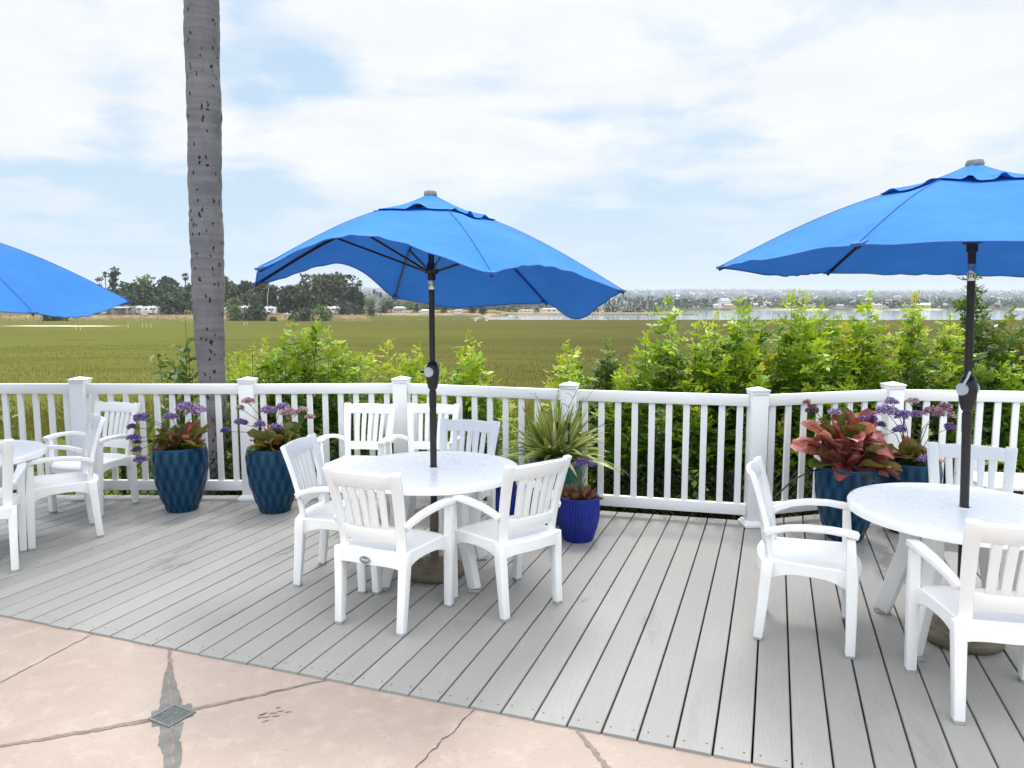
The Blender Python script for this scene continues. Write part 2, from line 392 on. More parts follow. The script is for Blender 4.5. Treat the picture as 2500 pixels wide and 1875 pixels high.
# ------------------------------------------------------------------ railing line, deck, patio
POST = [(-8.4, 6.66), (-6.88, 6.63), (-5.37, 6.6), (-3.86, 6.58), (-2.355, 6.56), (-.995, 6.62), (.48, 6.13), (1.925, 5.75), (3.18, 6.14), (4.66, 5.93), (6.1, 5.7)]
AD = math.atan(.3547); UX = (math.cos(AD), -math.sin(AD)); VX = (math.sin(AD), math.cos(AD))
PITCH = .1475; GAP = .0085
_s = at(1865.5, 1296.7); PH0 = (_s[0] * UX[0] + _s[1] * UX[1]) % PITCH
V0 = 2.835
m_deck()
def yb(x):
    for (a, b), (c, d) in zip(POST, POST[1:]):
        if x <= c or (c, d) == POST[-1]: return b + (d - b) * (x - a) / (c - a) + .11
def vback(u):
    lo, hi = V0, 14.
    for _ in range(40):
        mid = (lo + hi) / 2
        x = u * UX[0] + mid * VX[0]; y = u * UX[1] + mid * VX[1]
        if y < yb(x): lo = mid
        else: hi = mid
    return lo
mb = MB(); k0 = -62; k1 = 48
for k in range(k0, k1):
    ua = k * PITCH + PH0 + GAP / 2; ub = ua + PITCH - GAP
    va, vb = vback(ua), vback(ub); c = .003; j = rnd.uniform(-.004, .004); v0 = V0 + j; z = rnd.uniform(-.0008, .0008)
    if max(va, vb) < V0 + .1: continue
    ring = lambda ins, zz: [(ua + ins, v0, zz), (ub - ins, v0, zz), (ub - ins, vb, zz), (ua + ins, va, zz)]
    vs = ring(0, -.045) + ring(0, -c + z) + ring(c, z)
    fs = [(8, 9, 10, 11)] + [(a + i, a + (i + 1) % 4, a + 4 + (i + 1) % 4, a + 4 + i) for a in (0, 4) for i in range(4)]
    mb.add(vs, fs, 0)
    for q in (.03, .117):
        uu = ua + q + rnd.uniform(-.006, .006); vv = v0 + .055 + rnd.uniform(-.008, .01); r_ = .0042
        mb.add([(uu + r_ * math.cos(i * R(60)), vv + r_ * math.sin(i * R(60)), z + .0012) for i in range(6)], [tuple(range(6))], 1)
u0, u1 = k0 * PITCH, k1 * PITCH
n = 60; us = [u0 + (u1 - u0) * i / n for i in range(n + 1)]
mb.add([(u, V0 + .01, -.14) for u in us] + [(u, vback(u) - .02, -.14) for u in us], [(i, i + 1, n + 2 + i, n + 1 + i) for i in range(n)], 2)
bk = [(u, vback(u)) for u in us]
mb.add([(u, v - .006, -.047) for u, v in bk] + [(u, v - .006, -.24) for u, v in bk], [(i, i + 1, n + 2 + i, n + 1 + i) for i in range(n)], 3)
simple('fascia', (.34, .33, .32, 1), .6)
deck = mb.build('deck', ['deck_board', 'screw', 'underdeck', 'fascia'], smooth=False); deck.rotation_euler = (0, 0, -AD); tag(deck, kind='structure')

def strip(mb, pts, w0, w1, z, mat, jit=0., seed=1):
    """flat ragged band along points on the paving"""
    rs = random.Random(seed); P = [Vector((*p, 0)) for p in pts]; vs = []
    for i, p in enumerate(P):
        d = (P[min(i + 1, len(P) - 1)] - P[max(i - 1, 0)]).normalized(); s_ = Vector((-d.y, d.x, 0)); f = i / (len(P) - 1)
        w = w0 + (w1 - w0) * f
        a = p + s_ * (w / 2 + rs.uniform(-jit, jit)); b = p - s_ * (w / 2 + rs.uniform(-jit, jit))
        vs += [(a.x, a.y, z), (b.x, b.y, z)]
    mb.add(vs, [(2 * i + 1, 2 * i + 3, 2 * i + 2, 2 * i) for i in range(len(P) - 1)], mat)
def line(pa, pb, n, wob=0., seed=1):
    rs = random.Random(seed); a, b = at(*pa, -.012), at(*pb, -.012); d = (b[0] - a[0], b[1] - a[1]); L = math.hypot(*d); o = []; w = 0
    for i in range(n + 1):
        t = i / n; w = w * .6 + rs.gauss(0, wob); e = w * math.sin(math.pi * t) ** .5 if 0 < t < 1 else 0
        o.append((a[0] + d[0] * t - d[1] / L * e, a[1] + d[1] * t + d[0] / L * e))
    return o
mb = MB(); zp = -.012
ed = lambda u, v: (u * UX[0] + v * VX[0], u * UX[1] + v * VX[1])
c0, c1, c2, c3 = ed(-11, V0 + .004), ed(9, V0 + .004), ed(9, -9), ed(-11, -9)
nx, ny = 60, 40
vs = [];
for j in range(ny + 1):
    for i in range(nx + 1):
        p = ed(-11 + 20 * i / nx, -9 + (V0 + .004 + 9) * j / ny); vs.append((*p, zp))
mb.add(vs, [(j * (nx + 1) + i, j * (nx + 1) + i + 1, (j + 1) * (nx + 1) + i + 1, (j + 1) * (nx + 1) + i) for j in range(ny) for i in range(nx)], 0)
z1, z2, z3 = zp + .0025, zp + .004, zp + .0055
strip(mb, line((418, 1733), (414, 1615), 16, .004, 3), .100, .014, z1, 2, .0025, 4)
strip(mb, line((420, 1768), (420, 1900), 14, .004, 5), .09, .05, z1, 2, .0025, 6)
strip(mb, line((418, 1735), (412, 1577), 26, .003, 7), .014, .012, z2, 1, .004, 8)
strip(mb, line((420, 1765), (421, 1900), 20, .003, 7), .012, .010, z2, 1, .003, 8)
strip(mb, line((440, 1740), (800, 1660), 40, .002, 9), .024, .015, z1, 1, .003, 10)
strip(mb, line((385, 1756), (-60, 1834), 40, .0025, 11), .030, .018, z1, 1, .003, 12)
strip(mb, line((370, 1756), (470, 1733), 12, .0, 15), .14, .12, z1 - .0008, 2, .008, 16)
strip(mb, line((1411, 1786), (1500, 1892), 20, .003, 17), .018, .022, z1, 1, .005, 18)
strip(mb, line((236, 1543), (0, 1667), 30, .004, 21), .004, .005, z1, 3, .0015, 22)
strip(mb, line((1157, 1734), (1012, 1880), 30, .005, 23), .004, .005, z1, 3, .0015, 24)
mk = at(667, 1745, zp); rs = random.Random(8)
for i in range(13):
    a = rs.uniform(0, 6.3); d = rs.uniform(.01, .055); px, py = mk[0] + d * math.cos(a) * 1.2, mk[1] + d * math.sin(a); L = rs.uniform(.010, .022); q = R(35) + rs.uniform(-.5, .5)
    dx, dy = math.cos(q) * L, math.sin(q) * L; w = rs.uniform(.2, .35)
    mb.add([(px - dx, py - dy, z1), (px - dx * .3 + dy * w, py - dy * .3 - dx * w, z1), (px + dx * .5 + dy * w * .8, py + dy * .5 - dx * w * .8, z1), (px + dx, py + dy, z1), (px + dx * .3 - dy * w, py + dy * .3 + dx * w, z1), (px - dx * .5 - dy * w * .7, py - dy * .5 + dx * w * .7, z1)], [tuple(range(6))], 4)
simple('damp_mark', (.22, .165, .14, 1), .35)
tag(mb.build('patio', ['patio_concrete', 'joint', 'wet_stain', 'crack', 'damp_mark'], smooth=False), kind='structure')
# drain grate
gc = at(420, 1749, zp); ga = math.atan2(.058, -.116) + R(90)
g = thing('drain_grate', (*gc, zp - .004), 'small square grey drain grate in the pink concrete where the joints cross', 'drain', R(-28))
mb = MB(); w = .135
for sx, sy, dx, dy in ((0, 1, w, .012), (0, -1, w, .012), (1, 0, .012, w - .024), (-1, 0, .012, w - .024)): mb.box((sx * (w / 2 - .006), sy * (w / 2 - .006), .007), (dx, dy, .008))
mb.build('frame', 'grate', g)
mb = MB()
for i in range(10):
    p = -w / 2 + .012 + (w - .024) * (i + .5) / 10 - (w - .024) / 20 + .0
    if i: mb.box((p, 0, .0068), (.0042, w - .024, .006)); mb.box((0, p, .0062), (w - .024, .0042, .006))
mb.build('grid', 'grate', g)
MB().box((0, 0, .0035), (w - .02, w - .02, .001)).build('pit', 'grate_dark', g)

# ------------------------------------------------------------------ white railing
rail = thing('railing', (0, 0, 0), 'white vinyl deck railing with square capped posts and upright pickets', 'railing')
def local_M(x, y, a): return Matrix.Translation((x, y, 0)) @ Matrix.Rotation(a, 4, 'Z')
seg_ang = [math.atan2(d - b, c - a) for (a, b), (c, d) in zip(POST, POST[1:])]
for i, (x, y) in enumerate(POST):
    a = (seg_ang[max(i - 1, 0)] + seg_ang[min(i, len(seg_ang) - 1)]) / 2
    M = local_M(x, y, a); pw = .128
    p = MB().box((0, 0, .54), (pw, pw, 1.08), M=M).build('post', 'vinyl', rail, bevel=.004)
    mb = MB(); c = .074
    mb.box((0, 0, 1.0655), (.138, .138, .025), M=M)
    mb.add([(s * c, t * c, z) for z in (1.0785, 1.09) for s, t in ((-1, -1), (1, -1), (1, 1), (-1, 1))] + [(0, 0, 1.112)], [(3, 2, 1, 0)] + [(k, (k + 1) % 4, 4 + (k + 1) % 4, 4 + k) for k in range(4)] + [(4 + k, 4 + (k + 1) % 4, 8) for k in range(4)], M=M)
    mb.build('post_cap', 'vinyl', p, bevel=.002)
    mb = MB(); mb.box((0, 0, .0145), (.192, .192, .025), M=M); mb.box((0, 0, .036), (.172, .172, .018), M=M, taper=.93); mb.build('post_base', 'vinyl', p, bevel=.003)
for (a, b), (c, d), an in zip(POST, POST[1:], seg_ang):
    L = math.hypot(c - a, d - b); M = local_M((a + c) / 2, (b + d) / 2, an); ln = L - .126
    MB().box((0, 0, 1.0), (ln, .05, .09), M=M).build('top_rail', 'vinyl', rail, bevel=.005)
    MB().box((0, 0, .125), (ln, .05, .09), M=M).build('bottom_rail', 'vinyl', rail, bevel=.005)
    npk = max(3, round(ln / .1425)); 
    for k in range(npk):
        t = (k + .5) / npk * ln - ln / 2
        MB().box((t, 0, .5625), (.05, .024, .787), M=M).build('picket', 'vinyl', rail, bevel=.003, seg=1)

# ------------------------------------------------------------------ chain link fence just beyond
cl = thing('chain_link_fence', (0, 0, 0), 'low black chain-link fence on the grass just beyond the white railing', 'fence')
CP = [(x, y + .62) for x, y in POST]; CP[5] = (-.9, 7.2); CP[6] = (.6, 6.8)
ZB, ZT = -1.0, .27
mb = MB(); pit = .088
for (a, b), (c, d) in zip(CP, CP[1:]):
    L = math.hypot(c - a, d - b); hgt = ZT - ZB; N_ = int((L + hgt) / pit) + 1
    for sgn in (1, -1):
        for k in range(N_):
            s0 = k * pit - hgt
            lo, hi = max(0, -s0), min(hgt, L - s0)
            if hi - lo < .01: continue
            P = []
            for h_ in (lo, hi):
                s_ = s0 + h_; zz = ZB + h_ if sgn > 0 else ZT - h_
                P.append((a + (c - a) * s_ / L, b + (d - b) * s_ / L + sgn * .002, zz))
            mb.tube(P, .0062, 3, cap=False)
mb.build('wire_mesh', 'wire_black', cl, smooth=False)
for (a, b), (c, d) in zip(CP, CP[1:]):
    MB().tube([(a, b + .02, -1.2), (a, b + .02, ZT + .02)], .02, 8).build('fence_post', 'wire_black', cl)

# ------------------------------------------------------------------ armchair
def make_chair():
    t = thing('resin_armchair', (0, 0, 0), 'x', 'chair', 0, 'white slatted resin armchairs')
    def top(a, z):                                            # a -1..1 across the back, z height -> place on the back
        f = max(0., (z - .42) / .47)
        hw = .203 + .028 * f + .010 * f * f
        y = .052 - .02 * f - .085 * f ** 1.7 - .038 * (1 - a * a)
        return Vector((a * hw, y, z))
    def piece(mb, a0, a1, z0, z1, th, na=1, nz=7, crown=0.):
        o = len(mb.v); P = []
        for j in range(nz + 1):
            for i in range(na + 1):
                a = a0 + (a1 - a0) * i / na; zz = z0 + (z1 - z0) * j / nz
                if j == nz: zz += crown * (1 - a * a)
                p = top(a, zz); zq = max(zz, .43); n_ = (top(a + .01, zq) - top(a - .01, zq)).cross(top(a, zq + .01) - top(a, zq - .01)).normalized()
                P.append((p + n_ * th / 2, p - n_ * th / 2))
        w = na + 1
        vs = [q[0] for q in P] + [q[1] for q in P]; m_ = len(P); fs = []
        for j in range(nz):
            for i in range(na):
                k = j * w + i; fs.append((k, k + w, k + w + 1, k + 1)); fs.append((m_ + k, m_ + k + 1, m_ + k + w + 1, m_ + k + w))
        for j in range(nz):
            k = j * w; fs.append((k, m_ + k, m_ + k + w, k + w)); k += na; fs.append((k, k + w, m_ + k + w, m_ + k))
        for i in range(na): fs.append((i, i + 1, m_ + i + 1, m_ + i)); k = nz * w + i; fs.append((k, m_ + k, m_ + k + 1, k + 1))
        mb.add(vs, fs)
    mb = MB()
    for s_ in (-1, 1): piece(mb, s_ * 1.0, s_ * .76, .40, .888, .030, 1, 9) if s_ > 0 else piece(mb, -1.0, -.76, .40, .888, .030, 1, 9)
    piece(mb, -.765, .765, .80, .872, .026, 10, 2, .012)
    piece(mb, -.765, .765, .495, .565, .026, 10, 2)
    for k in range(5):
        a = -.5 + .25 * k; piece(mb, a - .083, a + .083, .555, .81, .018, 1, 6)
    mb.build('backrest', 'resin', t, bevel=.004, seg=2, ang=35)
    # seat: dished panel with rolled front and deep side skirts
    mb = MB(); nx, ny = 12, 14; P = []; Q = []
    for j in range(ny + 1):
        f = j / ny; y = .035 + .455 * f
        for i in range(nx + 1):
            a = -1 + 2 * i / nx
            x = a * (.205 + .045 * f) * (1 - .12 * max(0, f - .75) * 4 * a * a)
            z = .438 - .016 * (1 - a * a) * math.sin(math.pi * min(1, f * 1.1)) - .035 * max(0, f - .86) / .14 * (max(0, f - .86) / .14)
            yy = y - .03 * a * a * max(0, f - .6) / .4
            P.append((x, yy, z)); Q.append((x * .97, yy, z - .014))
    w = nx + 1; m_ = len(P); fs = []
    for j in range(ny):
        for i in range(nx):
            k = j * w + i; fs += [(k, k + 1, k + w + 1, k + w), (m_ + k, m_ + k + w, m_ + k + w + 1, m_ + k + 1)]
    for j in range(ny): k = j * w; fs += [(k, k + w, m_ + k + w, m_ + k)]; k += nx; fs += [(k, m_ + k, m_ + k + w, k + w)]
    for i in range(nx): fs += [(i, m_ + i, m_ + i + 1, i + 1)]; k = ny * w + i; fs += [(k, k + 1, m_ + k + 1, m_ + k)]
    mb.add(P + Q, fs)
    def skirt(path, depth):                                   # path of (x,y,ztop); depth function of t
        n_ = len(path); vs = []
        cen = Vector((0, .26, 0))
        for i, (x, y, z) in enumerate(path):
            t_ = i / (n_ - 1); d_ = depth(t_); inn = (cen - Vector((x, y, 0))).normalized() * .016
            vs += [(x, y, z), (x, y, z - d_), (x + inn.x, y + inn.y, z - d_), (x + inn.x, y + inn.y, z)]
        fs = [(4 * i + j, 4 * i + (j + 1) % 4, 4 * i + 4 + (j + 1) % 4, 4 * i + 4 + j) for i in range(n_ - 1) for j in range(4)] + [(3, 2, 1, 0), (4 * n_ - 4, 4 * n_ - 3, 4 * n_ - 2, 4 * n_ - 1)]
        mb.add(vs, fs)
    arch = lambda t_: .058 + .055 * (2 * abs(t_ - .5)) ** 3
    for s_ in (-1, 1): skirt([(s_ * (.208 + .046 * k / 10), .035 + .40 * k / 10, .436) for k in range(11)], arch)
    skirt([((-1 + .2 * k) * .232, .487 - .040 * (1 - .2 * k) ** 2, .410) for k in range(11)], lambda t_: .05 + .02 * (2 * abs(t_ - .5)) ** 3)
    skirt([((-1 + .2 * k) * .205, .004 - .034 * (1 - (1 - .2 * k) ** 2), .432) for k in range(11)], lambda t_: .062 + .022 * (2 * abs(t_ - .5)) ** 4)
    # lip that closes the gap behind the backrest
    vs = []; 
    for k in range(11):
        a = -1 + .2 * k; vs += [(a * .2, .045, .431), (a * .205, .004 - .034 * (1 - a * a), .431), (a * .2, .045, .421), (a * .205, .006 - .034 * (1 - a * a), .421)]
    mb.add(vs, [(4 * k, 4 * k + 1, 4 * k + 5, 4 * k + 4) for k in range(10)] + [(4 * k + 2, 4 * k + 6, 4 * k + 7, 4 * k + 3) for k in range(10)])
    mb.build('seat', 'resin', t, bevel=.0025, seg=1, ang=35)
    for s_ in (-1, 1):
        # rear leg, splayed back a little
        mb = MB(); pts = [(s_ * .197, .0, .012), (s_ * .200, .018, .20), (s_ * .204, .030, .36), (s_ * .206, .036, .435)]
        mb.sweep(pts, [(.044, .046), (.047, .052), (.052, .058), (.052, .058)], up=(0, 1, 0))
        lg = mb.build('leg', 'resin', t, bevel=.006, seg=2)
        MB().box((s_ * .197, 0, .006), (.042, .044, .013)).build('foot_pad', 'foot_grey', lg, bevel=.002, seg=1)
        mb = MB(); pts = [(s_ * .247, .440, .012), (s_ * .252, .437, .22), (s_ * .258, .432, .40), (s_ * .262, .424, .52), (s_ * .266, .418, .618)]
        mb.sweep(pts, [(.045, .046), (.048, .050), (.051, .054), (.047, .046), (.045, .040)], up=(0, 1, 0))
        lg = mb.build('leg', 'resin', t, bevel=.006, seg=2)
        MB().box((s_ * .247, .44, .006), (.043, .044, .013)).build('foot_pad', 'foot_grey', lg, bevel=.002, seg=1)
        mb = MB(); pts = [(s_ * .219, .02, .578), (s_ * .232, .06, .603), (s_ * .253, .13, .628), (s_ * .269, .22, .642), (s_ * .275, .32, .645), (s_ * .273, .40, .638), (s_ * .270, .452, .628)]
        mb.sweep(pts, [(.030, .040), (.034, .036), (.044, .032), (.052, .030), (.056, .030), (.057, .032), (.054, .034)])
        mb.build('armrest', 'resin', t, bevel=.007, seg=3)
    return t
chair0 = make_chair()
CH = [  # rear-foot centre, facing angle, label
    ((-.768, 3.85), 66.8, 'white armchair at the front left of the middle table, oval badge on its rear edge'),
    ((.115, 4.08), 128.8, 'white armchair seen from behind at the middle table, beside the small cobalt pot'),
    ((-1.313, 4.668), -8, 'white armchair left of the middle table, nearest the second teal pot'),
    ((-.335, 5.44), -110, 'white armchair across the middle table, its back just right of the umbrella pole'),
    ((-1.245, 6.36), -100, 'white armchair against the railing, left of the post behind the middle table'),
    ((-.69, 6.35), -98, 'white armchair against the railing, partly hidden by the middle umbrella pole'),
    ((-3.237, 5.615), -143.3, 'white armchair in side view at the right of the left table, whole chair in sight'),
    ((-3.512, 6.455), -107, 'white resin armchair at the left railing with its back beside the first teal pot'),
    ((-3.436, 4.61), 124, 'white armchair cut by the left photo edge in front of the left table'),
    ((1.369, 3.92), -22, 'white armchair in side view left of the right table, near the corner post'),
    ((2.07, 2.91), 79, 'large white resin armchair seen from behind at the lower right, nearest to the viewer'),
    ((2.81, 4.45), -114, 'white armchair across the right table, before the dark pot of purple flowers'),
]
chairs = []
for i, ((x, y), a, lb) in enumerate(CH):
    o = chair0 if i == 0 else copy_tree(chair0)
    o.location = (x, y, 0); o.rotation_euler = (0, 0, R(a - 90)); o['label'] = lb; chairs.append(o)
# oval maker's badge on the first chair's rear edge
mb = MB(); n = 28
oval = [(math.cos(2 * math.pi * i / n) * .033, math.sin(2 * math.pi * i / n) * .021) for i in range(n)]
Mb = Matrix.Translation((0, -.0345, .398)) @ Matrix.Rotation(R(90), 4, 'X')
mb.add([(x, y, 0) for x, y in oval] + [(x, y, .004) for x, y in oval], [tuple(range(n))[::-1], tuple(range(n, 2 * n))] + [(i, (i + 1) % n, n + (i + 1) % n, n + i) for i in range(n)], 0, Mb)
mb.add([(x * 1.07, y * 1.1, .0012) for x, y in oval] + [(x * 1.07, y * 1.1, .003) for x, y in oval], [tuple(range(n))[::-1], tuple(range(n, 2 * n))] + [(i, (i + 1) % n, n + (i + 1) % n, n + i) for i in range(n)], 1, Mb)
tv, tf = text_mesh('Siesta', .021); mb.add([(x, y + .002, z + .0045) for x, y, z in tv], tf, 1, Mb)
bo = mb.build('badge', ['badge_grey', 'badge_light'], chairs[0]); bo['label'] = 'dark oval badge with pale lettering'

# ------------------------------------------------------------------ round tables
def make_table():
    t = thing('round_table', (0, 0, 0), 'x', 'table', 0, 'white round resin tables')
    mb = MB(); r = .555
    mb.lathe([(.03, .705), (.20, .7055), (.50, .7055), (r - .016, .706), (r - .005, .7035), (r, .696), (r - .002, .664), (r - .012, .660), (r - .02, .66), (r - .03, .69), (.03, .69), (.03, .705)], 96)
    mb.build('tabletop', 'table_top', t, ang=50)
    MB().lathe([(.030, .69), (.034, .709), (.027, .7095), (.027, .69)], 32).build('umbrella_ring', 'resin', t)
    for k in range(4):
        a = R(-47 + 90 * k); mb = MB(); D = Vector((math.cos(a), math.sin(a), 0))
        prof = [(.405, .015), (.372, .12), (.332, .25), (.295, .36), (.275, .44), (.275, .52), (.292, .60), (.325, .672)]
        pts = [D * q + Vector((0, 0, z)) for q, z in prof]
        mb.sweep(pts, [(.082, .046), (.084, .05), (.086, .056), (.088, .06), (.09, .062), (.092, .06), (.098, .054), (.11, .05)], up=(-D.y, D.x, 0))
        # swap so that the broad face looks outward
        lg = mb.build('leg', 'resin', t, bevel=.008, seg=2)
        MB().box((D.x * .405, D.y * .405, .008), (.075, .075, .016), M=None).build('foot_pad', 'foot_grey', lg, bevel=.003, seg=1)
        MB().sweep([D * .03 + Vector((0, 0, .655)), D * .32 + Vector((0, 0, .675))], (.05, .035)).build('brace', 'resin', lg, bevel=.004, seg=1)
    return t
tab0 = make_table()
TB = [((-.505, 4.685), 0, 'middle white round table with a dark umbrella pole through its centre'),
      ((2.340, 3.738), -10, 'right white round table with a wet top, umbrella pole rising through it'),
      ((-3.93, 5.13), 20, 'left white round table cut by the left edge of the photo')]
for i, ((x, y), a, lb) in enumerate(TB):
    o = tab0 if i == 0 else copy_tree(tab0)
    o.location = (x, y, 0); o.rotation_euler = (0, 0, R(a)); o['label'] = lb
# low side table by the right railing
st = thing('side_table', (3.75, 5.42, 0), 'low white square side table by the railing at the right edge behind the armchair', 'table', R(-8))
MB().box((0, 0, .435), (.62, .5, .03)).build('tabletop', 'resin', st, bevel=.008)
for sx in (-1, 1):
    for sy in (-1, 1): MB().sweep([(sx * .28, sy * .22, 0), (sx * .26, sy * .2, .42)], (.04, .04), up=(0, 1, 0)).build('leg', 'resin', st, bevel=.005)

# ------------------------------------------------------------------ umbrellas
def umbrella(loc, phi0, zap, ztips, Rr, amps, lean, label, band, crank_ang, hub=.43, zs=1.885):
    t = thing('patio_umbrella', (*loc, 0), label, 'umbrella', 0, 'blue market umbrellas')
    t.rotation_euler = (lean[1], lean[0], 0)
    n = 6; zc = zap; A = [R(phi0 + 60 * k) for k in range(n)]
    tips = [Vector((Rr * math.cos(a), Rr * math.sin(a), z)) for a, z in zip(A, ztips)]
    def rib(k, f):                                            # f 0 centre .. 1 tip, gently arched
        p = tips[k] * f; z = zc + (tips[k].z - zc) * f + .075 * math.sin(math.pi * min(1, f)) * (1 - .25 * f)
        return Vector((p.x, p.y, z))
    def cloth(k, s, f, lift=0.):
        a, b = rib(k, f), rib((k + 1) % n, f); p = a.lerp(b, s)
        amp, skew, inn = amps[k]
        w = max(0., math.sin(math.pi * s ** skew)); g = f ** 2.2
        p.z += amp * w ** 1.4 * g + lift
        p.z -= .03 * math.sin(math.pi * s) * (1 - f) * 2 * f
        q = 1 - inn * w * g; p.x *= q; p.y *= q
        p.z += .007 * math.sin(9 * s + 5 * k) * math.sin(8 * f + k) * math.sin(math.pi * s) + .0045 * math.sin(math.pi * s) ** .5 * f ** 7 * math.sin(31 * s + 6 * math.sin(5 * s + k) + 2 * k)
        return p
    nt_, nf = 26, 20
    def panelset(f0, f1, nfr, lift, ruff=0.):
        mb = MB(); o_ = 0
        for k in range(n):
            vs = []
            for j in range(nfr + 1):
                f = f0 + (f1 - f0) * j / nfr
                for i in range(nt_ + 1):
                    p = cloth(k, i / nt_, f, lift(f))
                    if ruff: g_ = f / f1; e_ = cloth(k, i / nt_, f1, .012); p = Vector((0, 0, zc + .052)).lerp(e_, g_); p.z -= .018 * math.sin(math.pi * g_)
                    if ruff: p.z += ruff * (j / nfr) ** 2 * max(0., math.sin(i * (.34 + .14 * ((k * 7) % 4)) + k * 2.3)) ** 1.5 * math.sin(math.pi * i / nt_)
                    vs.append(p)
            w = nt_ + 1
            mb.add(vs, [(j * w + i, j * w + w + i, j * w + w + i + 1, j * w + i + 1) for j in range(nfr) for i in range(nt_)])
        return mb
    def solid(o, th):
        me = o.data; bm = bmesh.new(); bm.from_mesh(me); bmesh.ops.remove_doubles(bm, verts=bm.verts, dist=1e-4); bmesh.ops.recalc_face_normals(bm, faces=bm.faces); bm.to_mesh(me); bm.free()
        md = o.modifiers.new('cloth thickness', 'SOLIDIFY'); md.thickness = th; md.offset = 0
    can = panelset(.24, 1., nf, lambda f: 0.).build('canopy', 'canopy', t, ang=75); 
    vent = panelset(.03, .345, 10, lambda f: .014 + .040 * (1 - f) ** 2, .03).build('vent_flap', 'canopy', can, ang=75)
    # stitched hem along the free edge, seams along the ribs
    mb = MB()
    for k in range(n): mb.tube([cloth(k, i / nt_, 1.) + Vector((0, 0, -.003)) for i in range(nt_ + 1)], .0034, 5, cap=False)
    mb.build('hem', 'hem_blue', can)
    mb = MB()
    for k in range(n): mb.tube([rib(k, f / 14) + Vector((0, 0, .003)) for f in range(4, 15)], .0020, 5, cap=False)
    mb.build('seam', 'hem_blue', can)
    hubz = zc - hub
    for k in range(n):
        r_ = MB().sweep([rib(k, f / 8) + Vector((0, 0, -.014)) for f in range(0, 9)], (.009, .016)).build('rib', 'hem_blue' if (loc[0] < 0 and phi0 < 0 and k == 1) else 'pole_brown', t)
        b_ = rib(k, .52) + Vector((0, 0, -.02)); e_ = Vector((math.cos(A[k]) * .035, math.sin(A[k]) * .035, hubz))
        MB().sweep([e_, b_], (.008, .013)).build('strut', 'pole_brown', r_)
        tp = tips[k]; d = Vector((math.cos(A[k]), math.sin(A[k]), -.35)).normalized()
        MB().sweep([tp - d * .05 + Vector((0, 0, -.006)), tp + d * .012], (.045, .012)).build('tip_pocket', 'hem_blue', can)
    MB().lathe([(.018, hubz - .055), (.026, hubz - .055), (.026, hubz - .02), (.042, hubz - .015), (.044, hubz + .01), (.03, hubz + .02), (.026, hubz + .05)], 20).build('runner', 'crank_black', t)
    MB().lathe([(.02, zc + .030), (.040, zc + .034), (.042, zc + .044), (.036, zc + .060), (.018, zc + .067), (.0, zc + .068)], 24).build('finial', 'finial_grey', t)
    MB().lathe([(.0185, 1.10), (.0185, zc + .035)], 20).build('pole', 'pole_brown', t)
    MB().lathe([(.0215, .10), (.0215, 1.10), (.0235, 1.105), (.0235, 1.20), (.019, 1.205), (.019, 1.25)], 20).build('pole', 'pole_brown', t)
    hs = MB().lathe([(.022, 1.21), (.030, 1.225), (.040, 1.27), (.043, 1.32), (.041, 1.355), (.030, 1.385), (.022, 1.39)], 20).build('crank_housing', 'crank_black', t)
    ca = R(crank_ang); D = Vector((math.cos(ca), math.sin(ca), 0)); z_ = 1.325
    for sg in (1, -1):
        p0 = D * sg * .034 + Vector((0, 0, z_))
        MB().tube([p0, p0 + D * sg * .012], .031, 24).build('side_disc', 'disc_grey', hs)
    E_ = Vector((-D.y, D.x, 0))
    if band[1]:
        mb = MB(); p1 = D * .05 + Vector((0, 0, z_)); mb.tube([p1 * 1, p1 + E_ * .035 + Vector((0, 0, .06)), p1 + E_ * .05 + Vector((0, 0, .095))], .006, 8); mb.build('crank_handle', 'disc_grey', hs)
    else:
        mb = MB(); p1 = -E_ * .035 + Vector((0, 0, z_ - .005)); mb.tube([p1, p1 - E_ * .055], .009, 10); mb.build('crank_handle', 'crank_black', hs)
    # reflective sticker round the pole with lettering toward the viewer
    stk = MB().lathe([(.0188, zs - .042), (.0193, zs - .041), (.0193, zs + .041), (.0188, zs + .042)], 24).build('sticker', 'chrome', t)
    va = math.atan2(-loc[1], -loc[0]); mb = MB()
    for row, (txt, sz) in enumerate(band[0]):
        tv, tf = text_mesh(txt, sz); dz = zs + (.02 - .036 * row)
        mb.add([((.0196 + z) * math.cos(va + x / .0196), (.0196 + z) * math.sin(va + x / .0196), dz + y) for x, y, z in tv], tf)
    mb.build('lettering', 'ink_blue', stk, smooth=False)
    return t
umbrella((-.505, 4.685), -10, 2.385, [1.83, 1.76, 1.80, 1.885, 1.93, 1.90], 1.195,
         [(-.135, 1.05, .02), (-.05, 1.2, .0), (.20, .9, .10), (.06, 1., .01), (.165, .9, -.03), (.075, .75, .0)], (0, 0),
         'blue umbrella with a wind-lifted edge over the middle table, whole canopy in sight', ((('Sun', .026), ('brel', .026)), False), -120)
umbrella((2.362, 3.738), 160, 2.395, [1.995, 2.02, 1.945, 1.88, 1.887, 1.967], 1.22,
         [(.01, 1., .02), (.01, 1., .0), (.0, 1., .0), (.0, 1., .0), (.0, 1., .03), (-.03, 1., .03)], (R(-2.0), 0),
         'blue umbrella over the right table, cut by the right edge of the photo', ((('ra', .034), ('lla', .036)), True), 200, .33, 1.91)
umbrella((-4.02, 5.13), 32, 2.31, [1.775, 1.80, 1.80, 1.76, 1.70, 1.70], 1.24,
         [(.0, 1., .0), (.0, 1., .0), (.0, 1., .0), (.0, 1., .0), (.03, 1., .0), (-.06, .75, -.02)], (0, 0),
         'blue umbrella at the left edge of the photo with only its right panels in sight', ((('Sun', .026), ('brel', .026)), False), -100, .43, 1.78)
